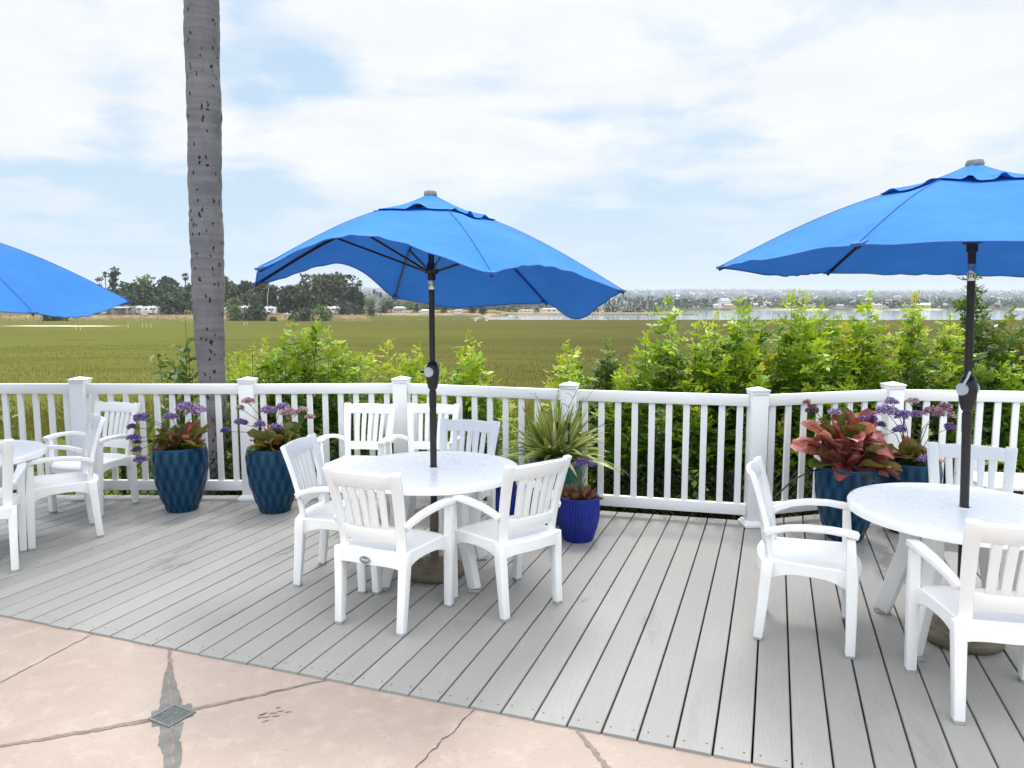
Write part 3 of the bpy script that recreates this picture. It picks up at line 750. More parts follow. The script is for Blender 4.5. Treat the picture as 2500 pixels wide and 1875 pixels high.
# umbrella stands: separate weights the poles stand in
def stand():
    t = thing('umbrella_stand', (0, 0, 0), 'x', 'umbrella base', 0, 'round resin umbrella stands')
    rf = lambda q, z, i: 0.
    mb = MB(); mb.lathe([(.188, 0), (.197, .008), (.199, .038), (.190, .050), (.178, .053), (.14, .064), (.08, .076), (.05, .080), (.045, .085), (.0, .086)], 64)
    b = mb.build('weight', 'base_brown', t, ang=50)
    mb = MB()
    for k in range(9):                                       # raised leaf-and-scroll relief
        a = 2 * math.pi * k / 9
        for rr, sw, L in ((.095, .20, .05), (.145, .14, .045)):
            pts = []
            for j in range(9):
                q = -1 + 2 * j / 8; r_ = rr + L * (1 - q * q) * .5; aa = a + (0 if rr < .12 else .35) + q * sw
                z_ = .0805 - (r_ - .05) / .14 * .0285 + .002
                pts.append((r_ * math.cos(aa), r_ * math.sin(aa), z_))
            mb.tube(pts, [.002] + [.0045] * 7 + [.002], 6)
    mb.build('leaf_relief', 'base_brown', b)
    MB().lathe([(.034, .078), (.034, .095), (.0285, .10), (.0285, .46), (.026, .47), (.0235, .47)], 24).build('tube', 'base_brown', t)
    return t
s0 = stand()
for i, (p, lb) in enumerate((((-.505, 4.685), 'olive brown round umbrella stand under the middle table'), ((2.36, 3.735), 'olive brown round umbrella stand under the right table'), ((-4.0, 5.13), 'olive brown round umbrella stand under the left table'))):
    o = s0 if i == 0 else copy_tree(s0); o.location = (*p, 0); o['label'] = lb

# ------------------------------------------------------------------ potted plants
def pot_tall(mb, r=.222, h=.555, zig=True):
    prof = []; n_ = 46
    for i in range(n_ + 1):
        f = i / n_; rr = .118 + (r - .118) * math.sin(math.pi / 2 * min(1, f * 1.25)) ** .9 if f < .8 else r - .012 * ((f - .8) / .2) ** 2
        prof.append((rr, f * h))
    def rf(q, z, i):
        if i < 1 or i > n_ - 2: return 0
        a = q / (2 * math.pi) * 17; b_ = z / h * 2.3; fa, fb = (a + b_) % 1, (a - b_) % 1
        return .012 * (min(fa, 1 - fa) + min(fb, 1 - fb) - .5)
    mb.lathe(prof + [(r - .03, h - .004), (r - .035, h - .05)], 120, 0, rf=rf)
def pot_ribbed(mb, r, h):
    prof = []; n_ = 24
    for i in range(n_ + 1):
        f = i / n_; prof.append((.68 * r + (.32 * r) * math.sin(math.pi * .5 * min(1, f * 1.5)) - .10 * r * max(0, f - .6) ** 1.5, f * h))
    def rf(q, z, i): return .0028 * math.sin(q * 46) if 1 <= i <= n_ - 2 else 0
    mb.lathe(prof + [(prof[-1][0] - .018, h - .003), (prof[-1][0] - .022, h - .05)], 184, 0, rf=rf)
def big_leaf(LV, base, D, L, W, rs, t0, curl=.6, ny=7, nx=6):
    """broad wavy leaf as a small grid"""
    D = unit(np.array(D)); up = np.array([0, 0, 1.]); Sd = unit(np.cross(D, up) + 1e-6); tw = rs.normal(0, .55); Sd = unit(Sd * math.cos(tw) + np.cross(D, Sd) * math.sin(tw)); Nn = np.cross(Sd, D); curl = curl * rs.uniform(-.2, 1.3)
    ph = rs.uniform(0, 6, 3); G = []
    for j in range(ny + 1):
        f = j / ny; w = W * 1.25 * (max(0., math.sin(math.pi * (.06 + .90 * f) ** 1.45)) ** .6) * (1 + .16 * math.sin(9 * f + ph[0]))
        p = np.array(base) + D * L * f * (1 - .15 * curl * f) + up * (-curl * L * f * f * .5)
        for i in range(nx + 1):
            a = -1 + 2 * i / nx
            G.append(p + Sd * a * w / 2 + Nn * (.20 * w * a * a + .16 * W * math.sin(7 * f + 2.5 * a + ph[1]) * abs(a) + .05 * W * math.sin(13 * f + ph[2]) * a))
    w_ = nx + 1
    for j in range(ny):
        for i in range(nx):
            k = j * w_ + i; LV.V.append(np.stack([G[k], G[k + 1], G[k + w_ + 1], G[k + w_]])); LV.t.append(t0 + rs.normal(0, .04) + .12 * abs(-1 + 2 * (i + .5) / nx) * (j / ny))
def flower_head(LV, c, r, rs, nrm=(0, 0, 1), n=150, tone=.55, flat=.85):
    d = unit(rs.normal(size=(n, 3))); d[:, 2] = np.abs(d[:, 2]) * 1.0
    P = np.array(c) + d * r * np.array([1, 1, flat]) * rs.uniform(.72, 1.05, (n, 1))
    D = unit(d + rs.normal(size=(n, 3)) * .5)
    LV.many(P, D, perp(D, rs), rs.uniform(.008, .015, n), rs.uniform(.007, .012, n), np.clip(tone + rs.normal(0, .28, n), 0, 1))
def statice(loc, label, seed, heads, potmaker, rim, rr, leaf_t, nleaf, spread, leafL, ldrop=.6, lift=.03, purple='flower_purple', matpot='glaze_teal', faded=()):
    """heads: (dx, dy, z, radius, tone)"""
    t = thing('potted_plant', (*loc, 0), label, 'potted plant'); rs = np.random.RandomState(seed)
    mb = MB(); potmaker(mb); mb.build('pot', matpot, t, ang=30 if matpot == 'glaze_teal' else 60)
    MB().lathe([(rr - .02, rim - .045), (.02, rim - .03)], 32).build('soil', 'soil', t)
    LV = Leaves()
    for k in range(nleaf):
        a = rs.uniform(0, 6.283); el = rs.uniform(-.1, 1.25); L = leafL * rs.uniform(.65, 1.15)
        q = rs.uniform(0, rr * .5)
        D = (math.cos(a) * math.cos(el), math.sin(a) * math.cos(el), math.sin(el) + .15)
        hz_ = rs.uniform(0, lift) * (1 if el > .1 else .3); big_leaf(LV, (q * math.cos(a), q * math.sin(a), rim - .02 + hz_), D, L * spread, L * .42 * rs.uniform(.8, 1.3), rs, leaf_t(el, rs), ldrop * rs.uniform(.5, 1.2))
    LV.build('leaf_rosette', 'leaf_red', t)
    ms = MB()
    for (dx, dy, z, r, tone) in heads:
        b0 = Vector((dx * .12, dy * .12, rim)); tip = Vector((dx, dy, z)); mid = b0.lerp(tip, .55) + Vector((-dx * .12, -dy * .12, .05))
        ms.tube([b0, mid, tip], [.0035, .003, .002], 5)
        for _ in range(4): e = tip + Vector((rs.uniform(-1, 1) * r, rs.uniform(-1, 1) * r, rs.uniform(.0, .5) * r)); ms.tube([mid.lerp(tip, .75), e], .0014, 4)
    ms.build('stem', 'stem_brown', t)
    for i, (dx, dy, z, r, tone) in enumerate(heads):
        FL = Leaves()
        for _ in range(3): flower_head(FL, (dx + rs.uniform(-.4, .4) * r, dy + rs.uniform(-.45, .45) * r, z + rs.uniform(-.2, .2) * r), r * .74, rs, n=int(140 + 3000 * r), tone=tone)
        FL.build('flower_head', 'flower_faded' if i in faded else purple, t)
    return t
green_red = lambda el, rs: np.clip((.24 if rs.rand() < .74 else .58) + rs.normal(0, .11), 0, 1)
mostly_red = lambda el, rs: np.clip((.72 if rs.rand() < .68 else .28) + rs.normal(0, .12), 0, 1)
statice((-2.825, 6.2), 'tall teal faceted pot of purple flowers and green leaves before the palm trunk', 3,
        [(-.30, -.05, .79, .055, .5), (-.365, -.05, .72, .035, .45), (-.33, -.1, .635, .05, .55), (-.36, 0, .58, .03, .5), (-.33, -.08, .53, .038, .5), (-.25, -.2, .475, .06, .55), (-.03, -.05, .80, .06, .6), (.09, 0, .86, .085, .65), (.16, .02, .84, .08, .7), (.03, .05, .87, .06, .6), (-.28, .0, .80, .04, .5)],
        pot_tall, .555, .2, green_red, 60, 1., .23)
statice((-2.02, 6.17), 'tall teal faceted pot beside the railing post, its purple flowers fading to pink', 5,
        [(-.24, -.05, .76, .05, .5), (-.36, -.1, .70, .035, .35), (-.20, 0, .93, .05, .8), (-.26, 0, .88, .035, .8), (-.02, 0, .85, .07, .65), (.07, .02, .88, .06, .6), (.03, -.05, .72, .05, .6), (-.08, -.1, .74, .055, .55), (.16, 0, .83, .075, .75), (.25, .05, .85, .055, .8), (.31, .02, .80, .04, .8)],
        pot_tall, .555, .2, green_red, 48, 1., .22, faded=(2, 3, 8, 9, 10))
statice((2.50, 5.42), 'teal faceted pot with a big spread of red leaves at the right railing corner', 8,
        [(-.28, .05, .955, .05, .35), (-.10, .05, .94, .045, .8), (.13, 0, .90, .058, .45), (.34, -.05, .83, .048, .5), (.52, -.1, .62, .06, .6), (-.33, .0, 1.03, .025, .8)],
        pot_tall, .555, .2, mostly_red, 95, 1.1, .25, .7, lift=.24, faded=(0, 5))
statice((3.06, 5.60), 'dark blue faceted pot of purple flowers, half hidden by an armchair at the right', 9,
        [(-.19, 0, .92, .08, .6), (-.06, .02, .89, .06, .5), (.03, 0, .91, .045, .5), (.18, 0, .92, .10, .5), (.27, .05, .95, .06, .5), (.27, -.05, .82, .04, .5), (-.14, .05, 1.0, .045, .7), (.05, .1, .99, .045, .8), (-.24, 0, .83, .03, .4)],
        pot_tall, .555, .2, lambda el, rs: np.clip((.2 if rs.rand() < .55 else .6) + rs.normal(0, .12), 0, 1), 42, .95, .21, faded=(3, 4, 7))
def dry_pot(loc, r, h, label, seed, flower, stems):
    t = thing('potted_plant', (*loc, 0), label, 'potted plant'); rs = np.random.RandomState(seed)
    mb = MB(); pot_ribbed(mb, r, h); mb.build('pot', 'glaze_cobalt', t, ang=70)
    MB().lathe([(r - .03, h - .04), (.02, h - .03)], 32).build('soil', 'soil', t)
    LV = Leaves()
    for k in range(130):
        a = rs.uniform(0, 6.283); el = rs.uniform(.0, 1.3); q = rs.uniform(0, r * .62)
        big_leaf(LV, (q * math.cos(a), q * math.sin(a), h - .03), (math.cos(a) * math.cos(el), math.sin(a) * math.cos(el), math.sin(el)), rs.uniform(.06, .13), rs.uniform(.03, .055), rs, np.clip(rs.normal(.5, .2), 0, 1), .25, 4, 2)
    LV.build('dry_leaves', 'leaf_dry', t)
    ms = MB()
    for _ in range(stems):
        a = rs.uniform(0, 6.283); d = rs.uniform(.02, .09); ms.tube([(0, 0, h - .04), (d * math.cos(a) * .5, d * math.sin(a) * .5, h + .07), (d * math.cos(a), d * math.sin(a), h + rs.uniform(.08, .2))], [.003, .0025, .0015], 5)
    if flower:
        for q in (-.012, 0, .014, .006): ms.tube([(q * .4, q, h - .02), (q + .01, q * .5, h + .12), (.03 + q * 2, -.02, h + .235)], .0035, 5)
    ms.build('stem', 'stem_green' if flower else 'stem_brown', t)
    if flower:
        FL = Leaves()
        for dx in (-.035, 0, .04): flower_head(FL, (.03 + dx, -.02, h + .245 - abs(dx) * .4), .042, rs, n=230, tone=.38)
        FL.build('flower_head', 'flower_purple', t)
    return t
dry_pot((.495, 5.40), .158, .335, 'small cobalt ribbed pot with dead brown leaves and one purple flower head', 11, True, 12)
dry_pot((-.016, 5.80), .18, .36, 'cobalt ribbed pot with thin red stems behind the front right armchair', 12, False, 34)
# tall square green pot with variegated flax and a garden lantern
t = thing('potted_plant', (.345, 5.86, 0), 'square sea-green pot of spiky variegated grass leaves by the railing post', 'potted plant', R(12))
mb = MB(); mb.sweep([(0, 0, 0), (0, 0, .10), (0, 0, .47), (0, 0, .515), (0, 0, .525)], [(.24, .24), (.27, .27), (.345, .345), (.355, .355), (.35, .35)], up=(0, 1, 0)); mb.build('pot', 'glaze_green', t, bevel=.02, seg=3)
MB().box((0, 0, .5285), (.3, .3, .012)).build('soil', 'soil', t)
rs = np.random.RandomState(21); LV = Leaves()
for k in range(210):
    a = rs.uniform(0, 6.283); el = rs.uniform(.25, 1.45); L = rs.uniform(.33, .56) * (1.0 if el > .5 else 1.05); W = rs.uniform(.012, .022); q = rs.uniform(0, .09)
    b = np.array([q * math.cos(a), q * math.sin(a), .53]); D = np.array([math.cos(a) * math.cos(el), math.sin(a) * math.cos(el), math.sin(el)]); Sd = unit(np.cross(D, [0, 0, 1.]) + rs.normal(0, .25, 3)); prev = None; tn = rs.uniform(.05, .42); ns = 7
    dr = rs.uniform(.15, .55) if el < 1.1 else rs.uniform(0, .25)
    if rs.rand() < .05: tn = .95
    rows = []
    for j in range(ns + 1):
        f = j / ns; p = b + D * L * f + np.array([0, 0, -dr * L * f * f]); w = W * (1 - f ** 2.5) * (.6 + .8 * min(1, f * 3)) + .0006
        rows.append((p - Sd * w, p - Sd * w * .55, p + Sd * w * .55, p + Sd * w))
    for j in range(ns):
        for i in range(3): LV.V.append(np.stack([rows[j][i], rows[j][i + 1], rows[j + 1][i + 1], rows[j + 1][i]])); LV.t.append(tn if i == 1 else min(1, tn + .33))
LV.build('leaf_blades', 'leaf_flax', t)
mb = MB()
for bx, by, hh, sd in ((-.16, .03, .52, 1), (.03, .02, .56, 2), (.20, .05, .54, 3), (.36, .06, .55, 4), (.42, 0, .25, 5)):
    r2 = random.Random(sd); b0 = Vector((0, 0, .53)); tp = Vector((bx, by, .53 + hh)); m_ = b0.lerp(tp, .5) + Vector((bx * -.1, 0, .04)); mb.tube([b0, m_, tp], [.003, .0025, .0015], 5)
    for _ in range(7):
        s_ = m_.lerp(tp, r2.uniform(.1, 1)); e = s_ + Vector((r2.uniform(-.07, .07), r2.uniform(-.05, .05), r2.uniform(.0, .06))); mb.tube([s_, s_.lerp(e, .6) + Vector((0, 0, .012)), e], .0013, 4)
mb.build('flower_stalk', 'stem_brown', t)
lt = thing('garden_lantern', (.40, 5.79, .53), 'small black square garden lantern stuck among the spiky grass leaves', 'lantern', R(8))
MB().box((0, 0, .29), (.115, .115, .022), taper=.9).build('lid', 'lantern_black', lt, bevel=.004)
MB().box((0, 0, .21), (.075, .075, .135)).build('lamp_glass', 'lantern_glass', lt)
mb = MB()
for sx in (-1, 1):
    for sy in (-1, 1): mb.box((sx * .042, sy * .042, .21), (.012, .012, .14))
mb.box((0, 0, .137), (.1, .1, .014)); mb.build('frame', 'lantern_black', lt)
MB().tube([(0, 0, -.02), (0, 0, .13)], .008, 8).build('spike', 'lantern_black', lt)
# irrigation hose ends by the pots
mb = MB(); a = at(530, 1177); mb.tube([(a[0] - .05, a[1] + .3, .22), (a[0] + .02, a[1] + .12, .15), (a[0] + .10, a[1] - .02, .06), (a[0] + .125, a[1] - .08, .008)], .006, 8); tag(mb.build('irrigation_hose', 'wire_black'), 'thin black irrigation hose hanging behind the first teal pot to the deck', 'hose')
mb = MB(); mb.tube([(1.92, 5.32, .33), (2.06, 5.34, .46), (2.2, 5.38, .52), (2.34, 5.42, .535)], .006, 8); tag(mb.build('irrigation_hose', 'wire_black'), 'thin black irrigation hose arching into the pot of red leaves', 'hose')

# ------------------------------------------------------------------ ground: one sheet out to the far hills
ZM = -3.2
def gz(x, y):
    """ground height (vectorised) and zone colours: dry bank, hill, bare sand"""
    x = np.asarray(x, float); y = np.asarray(y, float)
    ss = lambda a, b, v: (lambda q: q * q * (3 - 2 * q))(np.clip((v - a) / (b - a), 0, 1))
    yy = np.maximum(y, .1); u = x / yy
    z = -1.0 + (ZM + 1.0) * ss(8.5, 40, y) + .03 * np.sin(x * .9) * np.sin(y * 1.1)
    z = np.where(y < 5.5, -1.0, z)
    wob = 5 * np.sin(x * .06) + 3 * np.sin(x * .17 + 1)
    water = ss(241, 243, y + wob * .25) * ss(-13.5, -9.5, x - .12 * (252 - np.minimum(y, 262)) + np.where(y > 262, 40, 0) * ss(262, 290, y) * 0)
    spit = ss(352, 356, y + wob * .1) * (1 - ss(378, 384, y)) * (1 - ss(84, 93, x))
    leftland = ss(300, 310, y + wob) * (1 - ss(-4, 6, x)) + ss(250, 300, y) * (1 - ss(-30, -14, x))
    far = ss(636, 642, y + wob)
    land = np.clip(spit + leftland + far, 0, 1)
    z = z - water * (1 - land) * 1.2
    bank = ss(226, 230, y + wob * .5) * (1 - ss(-.20, -.185, u))
    low = ss(305, 309, y) * (1 - ss(-.03, .0, u)) * ss(-.2, -.185, u)
    z = z + bank * 1.5 + low * 1.2 + spit * .9
    hh = 112 * ss(400, 6400, np.minimum(y, 6400)) ** 1.15 * (.86 + .05 * np.sin(x * .0042 + 1) + .06 * np.sin(x * .0016) + .03 * np.sin(x * .011))
    z = z + far * (1.0 + hh) - far * 0
    hl = ss(400, 5000, y) * (1 - ss(-.20, -.05, u)) * 20
    z = z + hl
    edge = bank * (1 - ss(236, 262, y)) + low * (1 - ss(309, 330, y)) * .9 + spit * .75
    mud = np.exp(-(((x + 104) / 11.5) ** 4) - ((y - 171 + (x + 104) * .12) / 3.6) ** 2)
    sand = np.clip(mud * 1.8, 0, 1) + ss(636, 641, y + wob) * (1 - ss(646, 652, y)) * ss(.28, .40, u) * .9
    hill = np.clip(ss(640, 700, y) + ss(400, 480, y) * (1 - ss(-.1, 0, u)), 0, 1)
    return z, np.clip(edge, 0, 1), hill, np.clip(sand, 0, 1)
az = np.concatenate([np.arange(-180, -48, 4.), np.arange(-48, 48, .25), np.arange(48, 180, 4.)])
rad = np.concatenate([[0.], np.geomspace(1.5, 60, 46), np.linspace(64, 215, 40), np.linspace(217, 262, 46), np.linspace(266, 390, 62), np.linspace(400, 630, 24), np.linspace(634, 700, 34), np.geomspace(715, 7600, 80)])
AZ, RA = np.meshgrid(np.radians(az), rad); X = RA * np.sin(AZ); Y = RA * np.cos(AZ)
Z, zb, zh, zs_ = gz(X, Y); na = len(az); nr = len(rad)
i, j = np.meshgrid(np.arange(na), np.arange(nr - 1)); i2 = (i + 1) % na
Fq = np.stack([j * na + i, j * na + i2, (j + 1) * na + i2, (j + 1) * na + i], -1).reshape(-1, 4)[:, ::-1]
Fq = Fq[na:]                                                  # the innermost fan lies under the paving
V = np.stack([X, Y, Z], -1).reshape(-1, 3)
go = npmesh('ground', V, Fq, 'ground_cover', smooth=True)
ca = go.data.attributes.new('zone', 'FLOAT_COLOR', 'POINT')
ca.data.foreach_set('color', np.stack([zb, zh, zs_, np.ones_like(zb)], -1).astype(np.float32).ravel())
tag(go, kind='structure')
wv = [(-500, 236, ZM - .02), (1500, 236, ZM - .02), (1500, 760, ZM - .02), (-500, 760, ZM - .02)]
tag(MB().add(wv, [(0, 1, 2, 3)]).build('water', 'bay_water', smooth=False), kind='structure')
def gzz(x, y): return float(gz(x, y)[0])

# grasses nobody could count
def grass(name, n, xr, yf, hr, wr, mat, tint, seed, keep=None):
    rs = np.random.RandomState(seed)
    x = rs.uniform(*xr, n); y = yf(rs, n, x); ok = np.ones(n, bool) if keep is None else keep(x, y)
    x, y = x[ok], y[ok]; n = len(x); z = gz(x, y)[0]
    h = rs.uniform(*hr, n); a = rs.uniform(0, 6.283, n); w = rs.uniform(*wr, n); ln = rs.normal(0, .35, (n, 2)) * h[:, None]
    b = np.stack([x, y, z - .01], 1); s = np.stack([np.cos(a), np.sin(a), 0 * a], 1) * w[:, None] / 2
    m_ = b + np.stack([ln[:, 0] * .35, ln[:, 1] * .35, h * .6], 1); tp = b + np.stack([ln[:, 0], ln[:, 1], h], 1)
    V = np.stack([b - s, b + s, m_ + s * .7, m_ - s * .7, tp + s * .05, tp - s * .05], 1).reshape(-1, 3)
    k = np.arange(n)[:, None] * 6; Fq = np.concatenate([k + [0, 1, 2, 3], k + [3, 2, 4, 5]])
    t_ = np.clip(tint(rs, n, x, y), 0, 1)
    return npmesh(name, V, Fq, mat, None, np.concatenate([t_, t_]))
patch = lambda x, y, s: .5 + .25 * np.sin(x * s + 1.3 * np.sin(y * s * .7)) + .25 * np.sin(y * s * 1.7 + np.sin(x * s * 1.1) * 2)
behind = lambda x, y: y > np.interp(x, [p[0] for p in POST], [p[1] for p in POST]) + .2
tag(grass('grass', 95000, (-9.5, 8.5), lambda r, n, x: np.interp(x, [p[0] for p in POST], [p[1] for p in POST]) + .2 + 9 * r.beta(1, 1.6, n), (.06, .24), (.006, .013), 'grass_near', lambda r, n, x, y: .25 + .45 * patch(x, y, 1.7) + r.normal(0, .16, n), 31, behind), kind='stuff')
def marsh():
    rs = np.random.RandomState(32); n = 80000
    y = 17 + 80 * rs.beta(.8, 1.5, n); x = y * rs.uniform(-.82, .82, n)
    z = gz(x, y)[0]; h = rs.uniform(.10, .26, n) * (.6 + .7 * patch(x, y, .35)); a = rs.uniform(-.9, .9, n); w = rs.uniform(.015, .04, n)
    ln = rs.normal(0, .25, (n, 2)) * h[:, None]; b = np.stack([x, y, z - .02], 1); s = np.stack([np.cos(a), np.sin(a), 0 * a], 1) * w[:, None] / 2
    tp = b + np.stack([ln[:, 0], ln[:, 1], h], 1)
    V = np.stack([b - s, b + s, tp + s * .2, tp - s * .2], 1).reshape(-1, 3); Fq = np.arange(4 * n).reshape(-1, 4)
    return npmesh('marsh_grass', V, Fq, 'grass_marsh', None, np.clip(.1 + .5 * patch(x, y, .12) + .2 * patch(x, y, .9) + rs.normal(0, .14, n), 0, 1))
tag(marsh(), kind='stuff')

# ------------------------------------------------------------------ palm trunk just behind the railing
pal = thing('palm_tree', (0, 0, 0), 'tall bare grey palm trunk pitted with dark holes, rising behind the railing', 'palm tree')
YP = 7.45; cen = [(520, 1190, 32), (521, 1100, 33), (518, 930, 34), (515, 850, 35), (510, 760, 39), (505, 650, 40.5), (503, 500, 40.5), (500, 380, 41), (497, 240, 41), (494, 100, 41.5), (492, 0, 42.5), (488, -200, 44), (470, -1150, 44)]
pts = []; rr = []
for px, py, w in cen: x, y, z = atY(px, py, YP); pts.append(Vector((x, y, z))); rr.append(w * .935 / F * YP)
pts.insert(0, Vector((pts[0].x, YP, -1.1))); rr.insert(0, rr[0] * 1.05)
fine_p = []; fine_r = []
for a in range(len(pts) - 1):
    m_ = max(2, int((pts[a + 1] - pts[a]).length / .045))
    for k in range(m_):
        f = k / m_; fine_p.append(pts[a].lerp(pts[a + 1], f)); fine_r.append((rr[a] * (1 - f) + rr[a + 1] * f))
rs = np.random.RandomState(3); nz = rs.normal(0, .004, len(fine_p))
ph = np.cumsum(rs.uniform(.25, .75, len(fine_p)))
fine_r = [r + nz[i] * .7 + .003 * math.sin(ph[i]) for i, r in enumerate(fine_r)]
fine_p = [p + Vector((.006 * math.sin(i * .21), .006 * math.cos(i * .17), 0)) for i, p in enumerate(fine_p)]
MB().tube(fine_p, fine_r, 28).build('trunk', 'palm_bark', pal, ang=80)
LV = Leaves(); topp = np.array(fine_p[-1])
for k in range(26):
    a = k * 2.4; el = 1.2 - 1.7 * (k / 26); D0 = np.array([math.cos(a) * math.cos(el), math.sin(a) * math.cos(el), math.sin(el)])
    Sd = unit(np.cross(D0, [0, 0, 1.]))
    for j in range(2, 26):
        f = j / 26; p = topp + D0 * 2.4 * f + np.array([0, 0, -1.1 * f * f])
        for sg in (-1, 1): LV.quad(p, unit(Sd * sg * .9 + D0 * .6 + np.array([0, 0, -.25])), D0, .55 * (1 - .5 * f), .05, rs.uniform(0, .7))
LV.build('crown', 'leaf_dark', pal)

# ------------------------------------------------------------------ shrubs beyond the fence
def shrub(name, tips, Y, base_px, mat, label, seed, fill=14, leaf=(.09, .15), lw=.30, dens=24, low=.55, ytint=.0, yspread=.45, grp='shrubs beyond the railing', pairs=4):
    """upright leafy shoots with feathered leaves; tips measured as silhouette points"""
    rs = np.random.RandomState(seed); bx, by, _ = atY(base_px, 900, Y); bz = gzz(bx, by)
    t = thing(name, (bx, by, bz), label, 'shrub', 0, grp); LV = Leaves(); ms = MB()
    T = [atY(px, py, Y + rs.uniform(-yspread, yspread) * .5) for px, py in tips]
    xs = [p[0] for p in T]; x0, x1 = min(xs) - .18, max(xs) + .18
    order = np.argsort(xs); xi = np.array(xs)[order]; zi = np.array([p[2] for p in T])[order]
    for _ in range(fill):
        x = rs.uniform(x0, x1); zt = np.interp(x, xi, zi); f = rs.uniform(.25, .92) if rs.rand() < .75 else rs.uniform(.05, .4)
        T.append((x + rs.normal(0, .12), Y + rs.uniform(-yspread, yspread) * 1.2, bz + (zt - bz) * f))
    for (x, y, z) in T:
        tip = np.array([x - bx, y - by, z - bz]); L = np.linalg.norm(tip)
        b0 = np.array([tip[0] * .62, tip[1] * .5, 0]) * rs.uniform(.6, 1.0); c1 = b0 + (tip - b0) * .45 + np.array([rs.normal(0, .05), rs.normal(0, .05), .06 * L])
        P = [b0, b0 * .6 + c1 * .4, c1, c1 * .45 + tip * .55, tip]
        shoot_t = rs.normal(0, .09)
        ms.tube([tuple(p) for p in P], [.009, .008, .006, .004, .002], 5)
        P = np.array(P); seg = np.linalg.norm(P[1:] - P[:-1], axis=1); cum = np.concatenate([[0], np.cumsum(seg)])
        nl = int(dens * 2.1 * max(.4, cum[-1])); f = 1 - (np.arange(nl) + rs.rand(nl)) / nl; f = f[f > .05]; nl = len(f)
        s_ = f * cum[-1]; q = np.clip(np.searchsorted(cum, s_) - 1, 0, 3); w_ = ((s_ - cum[q]) / np.maximum(seg[q], 1e-6))[:, None]
        p = P[q] * (1 - w_) + P[q + 1] * w_; ax = unit(P[q + 1] - P[q])
        a = np.arange(nl) * 2.4 + rs.uniform(-.6, .6, nl); top_ = f > 1 - .12 / max(cum[-1], .3)
        el = np.where(top_, .8, .30) + rs.normal(0, .35, nl)
        D = unit(np.stack([np.cos(a) * np.cos(el), np.sin(a) * np.cos(el), np.sin(el)], 1) + ax * .2)
        Ls = rs.uniform(leaf[0] * 1.5, leaf[1] * 1.75, nl) * np.where(top_, .5, 1.0) * (.72 + .5 * (1 - f)); Sd = unit(np.cross(D, [0, 0, 1.]) + rs.normal(0, .3, (nl, 3))); Nn = np.cross(Sd, D)
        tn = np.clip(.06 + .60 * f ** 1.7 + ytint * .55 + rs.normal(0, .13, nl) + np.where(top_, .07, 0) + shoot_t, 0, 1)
        for j in range(3):
            r_ = (j + .7) / 3.4; c_ = p + D * (Ls * r_)[:, None] - np.stack([0 * Ls, 0 * Ls, .35 * Ls * r_ * r_], 1)
            l2 = Ls * .46 * (1.1 - .8 * abs(r_ - .5)) * rs.uniform(.75, 1.2, nl)
            for sg in (-1, 1):
                d2 = unit(Sd * sg * 1.0 + D * .6 + Nn * rs.normal(.0, .3, (nl, 1)) - np.array([0, 0, .15]))
                LV.many(c_, d2, unit(np.cross(d2, Nn)), l2, l2 * .47, tn + rs.normal(0, .06, nl))
        LV.many(p + D * (Ls * .88)[:, None] - np.stack([0 * Ls, 0 * Ls, .27 * Ls], 1), D, Sd, Ls * .44, Ls * .2, tn + .04)
    LV.build('foliage', mat, t); ms.build('stem', 'stem_brown', t)
    return t
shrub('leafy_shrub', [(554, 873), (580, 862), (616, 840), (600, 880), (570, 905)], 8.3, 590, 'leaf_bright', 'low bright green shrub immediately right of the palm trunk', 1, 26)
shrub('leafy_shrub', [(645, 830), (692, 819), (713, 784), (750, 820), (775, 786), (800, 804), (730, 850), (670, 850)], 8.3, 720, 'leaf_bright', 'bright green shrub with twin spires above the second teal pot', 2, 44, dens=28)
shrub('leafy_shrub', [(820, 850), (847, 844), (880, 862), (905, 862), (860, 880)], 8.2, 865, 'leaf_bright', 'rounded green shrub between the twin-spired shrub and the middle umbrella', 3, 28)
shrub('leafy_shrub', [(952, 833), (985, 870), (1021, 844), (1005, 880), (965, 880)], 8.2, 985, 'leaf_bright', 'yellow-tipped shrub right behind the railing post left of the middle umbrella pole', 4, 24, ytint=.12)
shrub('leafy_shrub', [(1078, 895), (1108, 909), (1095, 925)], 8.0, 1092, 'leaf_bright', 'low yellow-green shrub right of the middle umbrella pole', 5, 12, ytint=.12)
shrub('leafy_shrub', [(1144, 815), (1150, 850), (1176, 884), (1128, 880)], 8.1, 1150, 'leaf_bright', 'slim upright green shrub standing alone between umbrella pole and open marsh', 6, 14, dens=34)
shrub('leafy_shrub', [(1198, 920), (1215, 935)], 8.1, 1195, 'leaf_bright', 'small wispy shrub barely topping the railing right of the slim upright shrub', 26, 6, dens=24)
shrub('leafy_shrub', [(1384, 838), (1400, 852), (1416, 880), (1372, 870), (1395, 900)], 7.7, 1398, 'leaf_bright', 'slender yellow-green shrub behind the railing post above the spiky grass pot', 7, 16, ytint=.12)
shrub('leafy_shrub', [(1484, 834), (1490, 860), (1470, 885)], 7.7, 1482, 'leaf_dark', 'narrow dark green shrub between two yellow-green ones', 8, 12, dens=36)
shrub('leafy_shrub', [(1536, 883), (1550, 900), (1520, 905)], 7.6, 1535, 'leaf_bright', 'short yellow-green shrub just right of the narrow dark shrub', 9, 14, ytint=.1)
shrub('leafy_shrub', [(1630, 731), (1576, 818), (1611, 850), (1652, 845), (1590, 870), (1640, 800)], 7.55, 1620, 'leaf_bright', 'green shrub with one long shoot reaching up, left end of the big hedge', 10, 44, leaf=(.10, .17), dens=27)
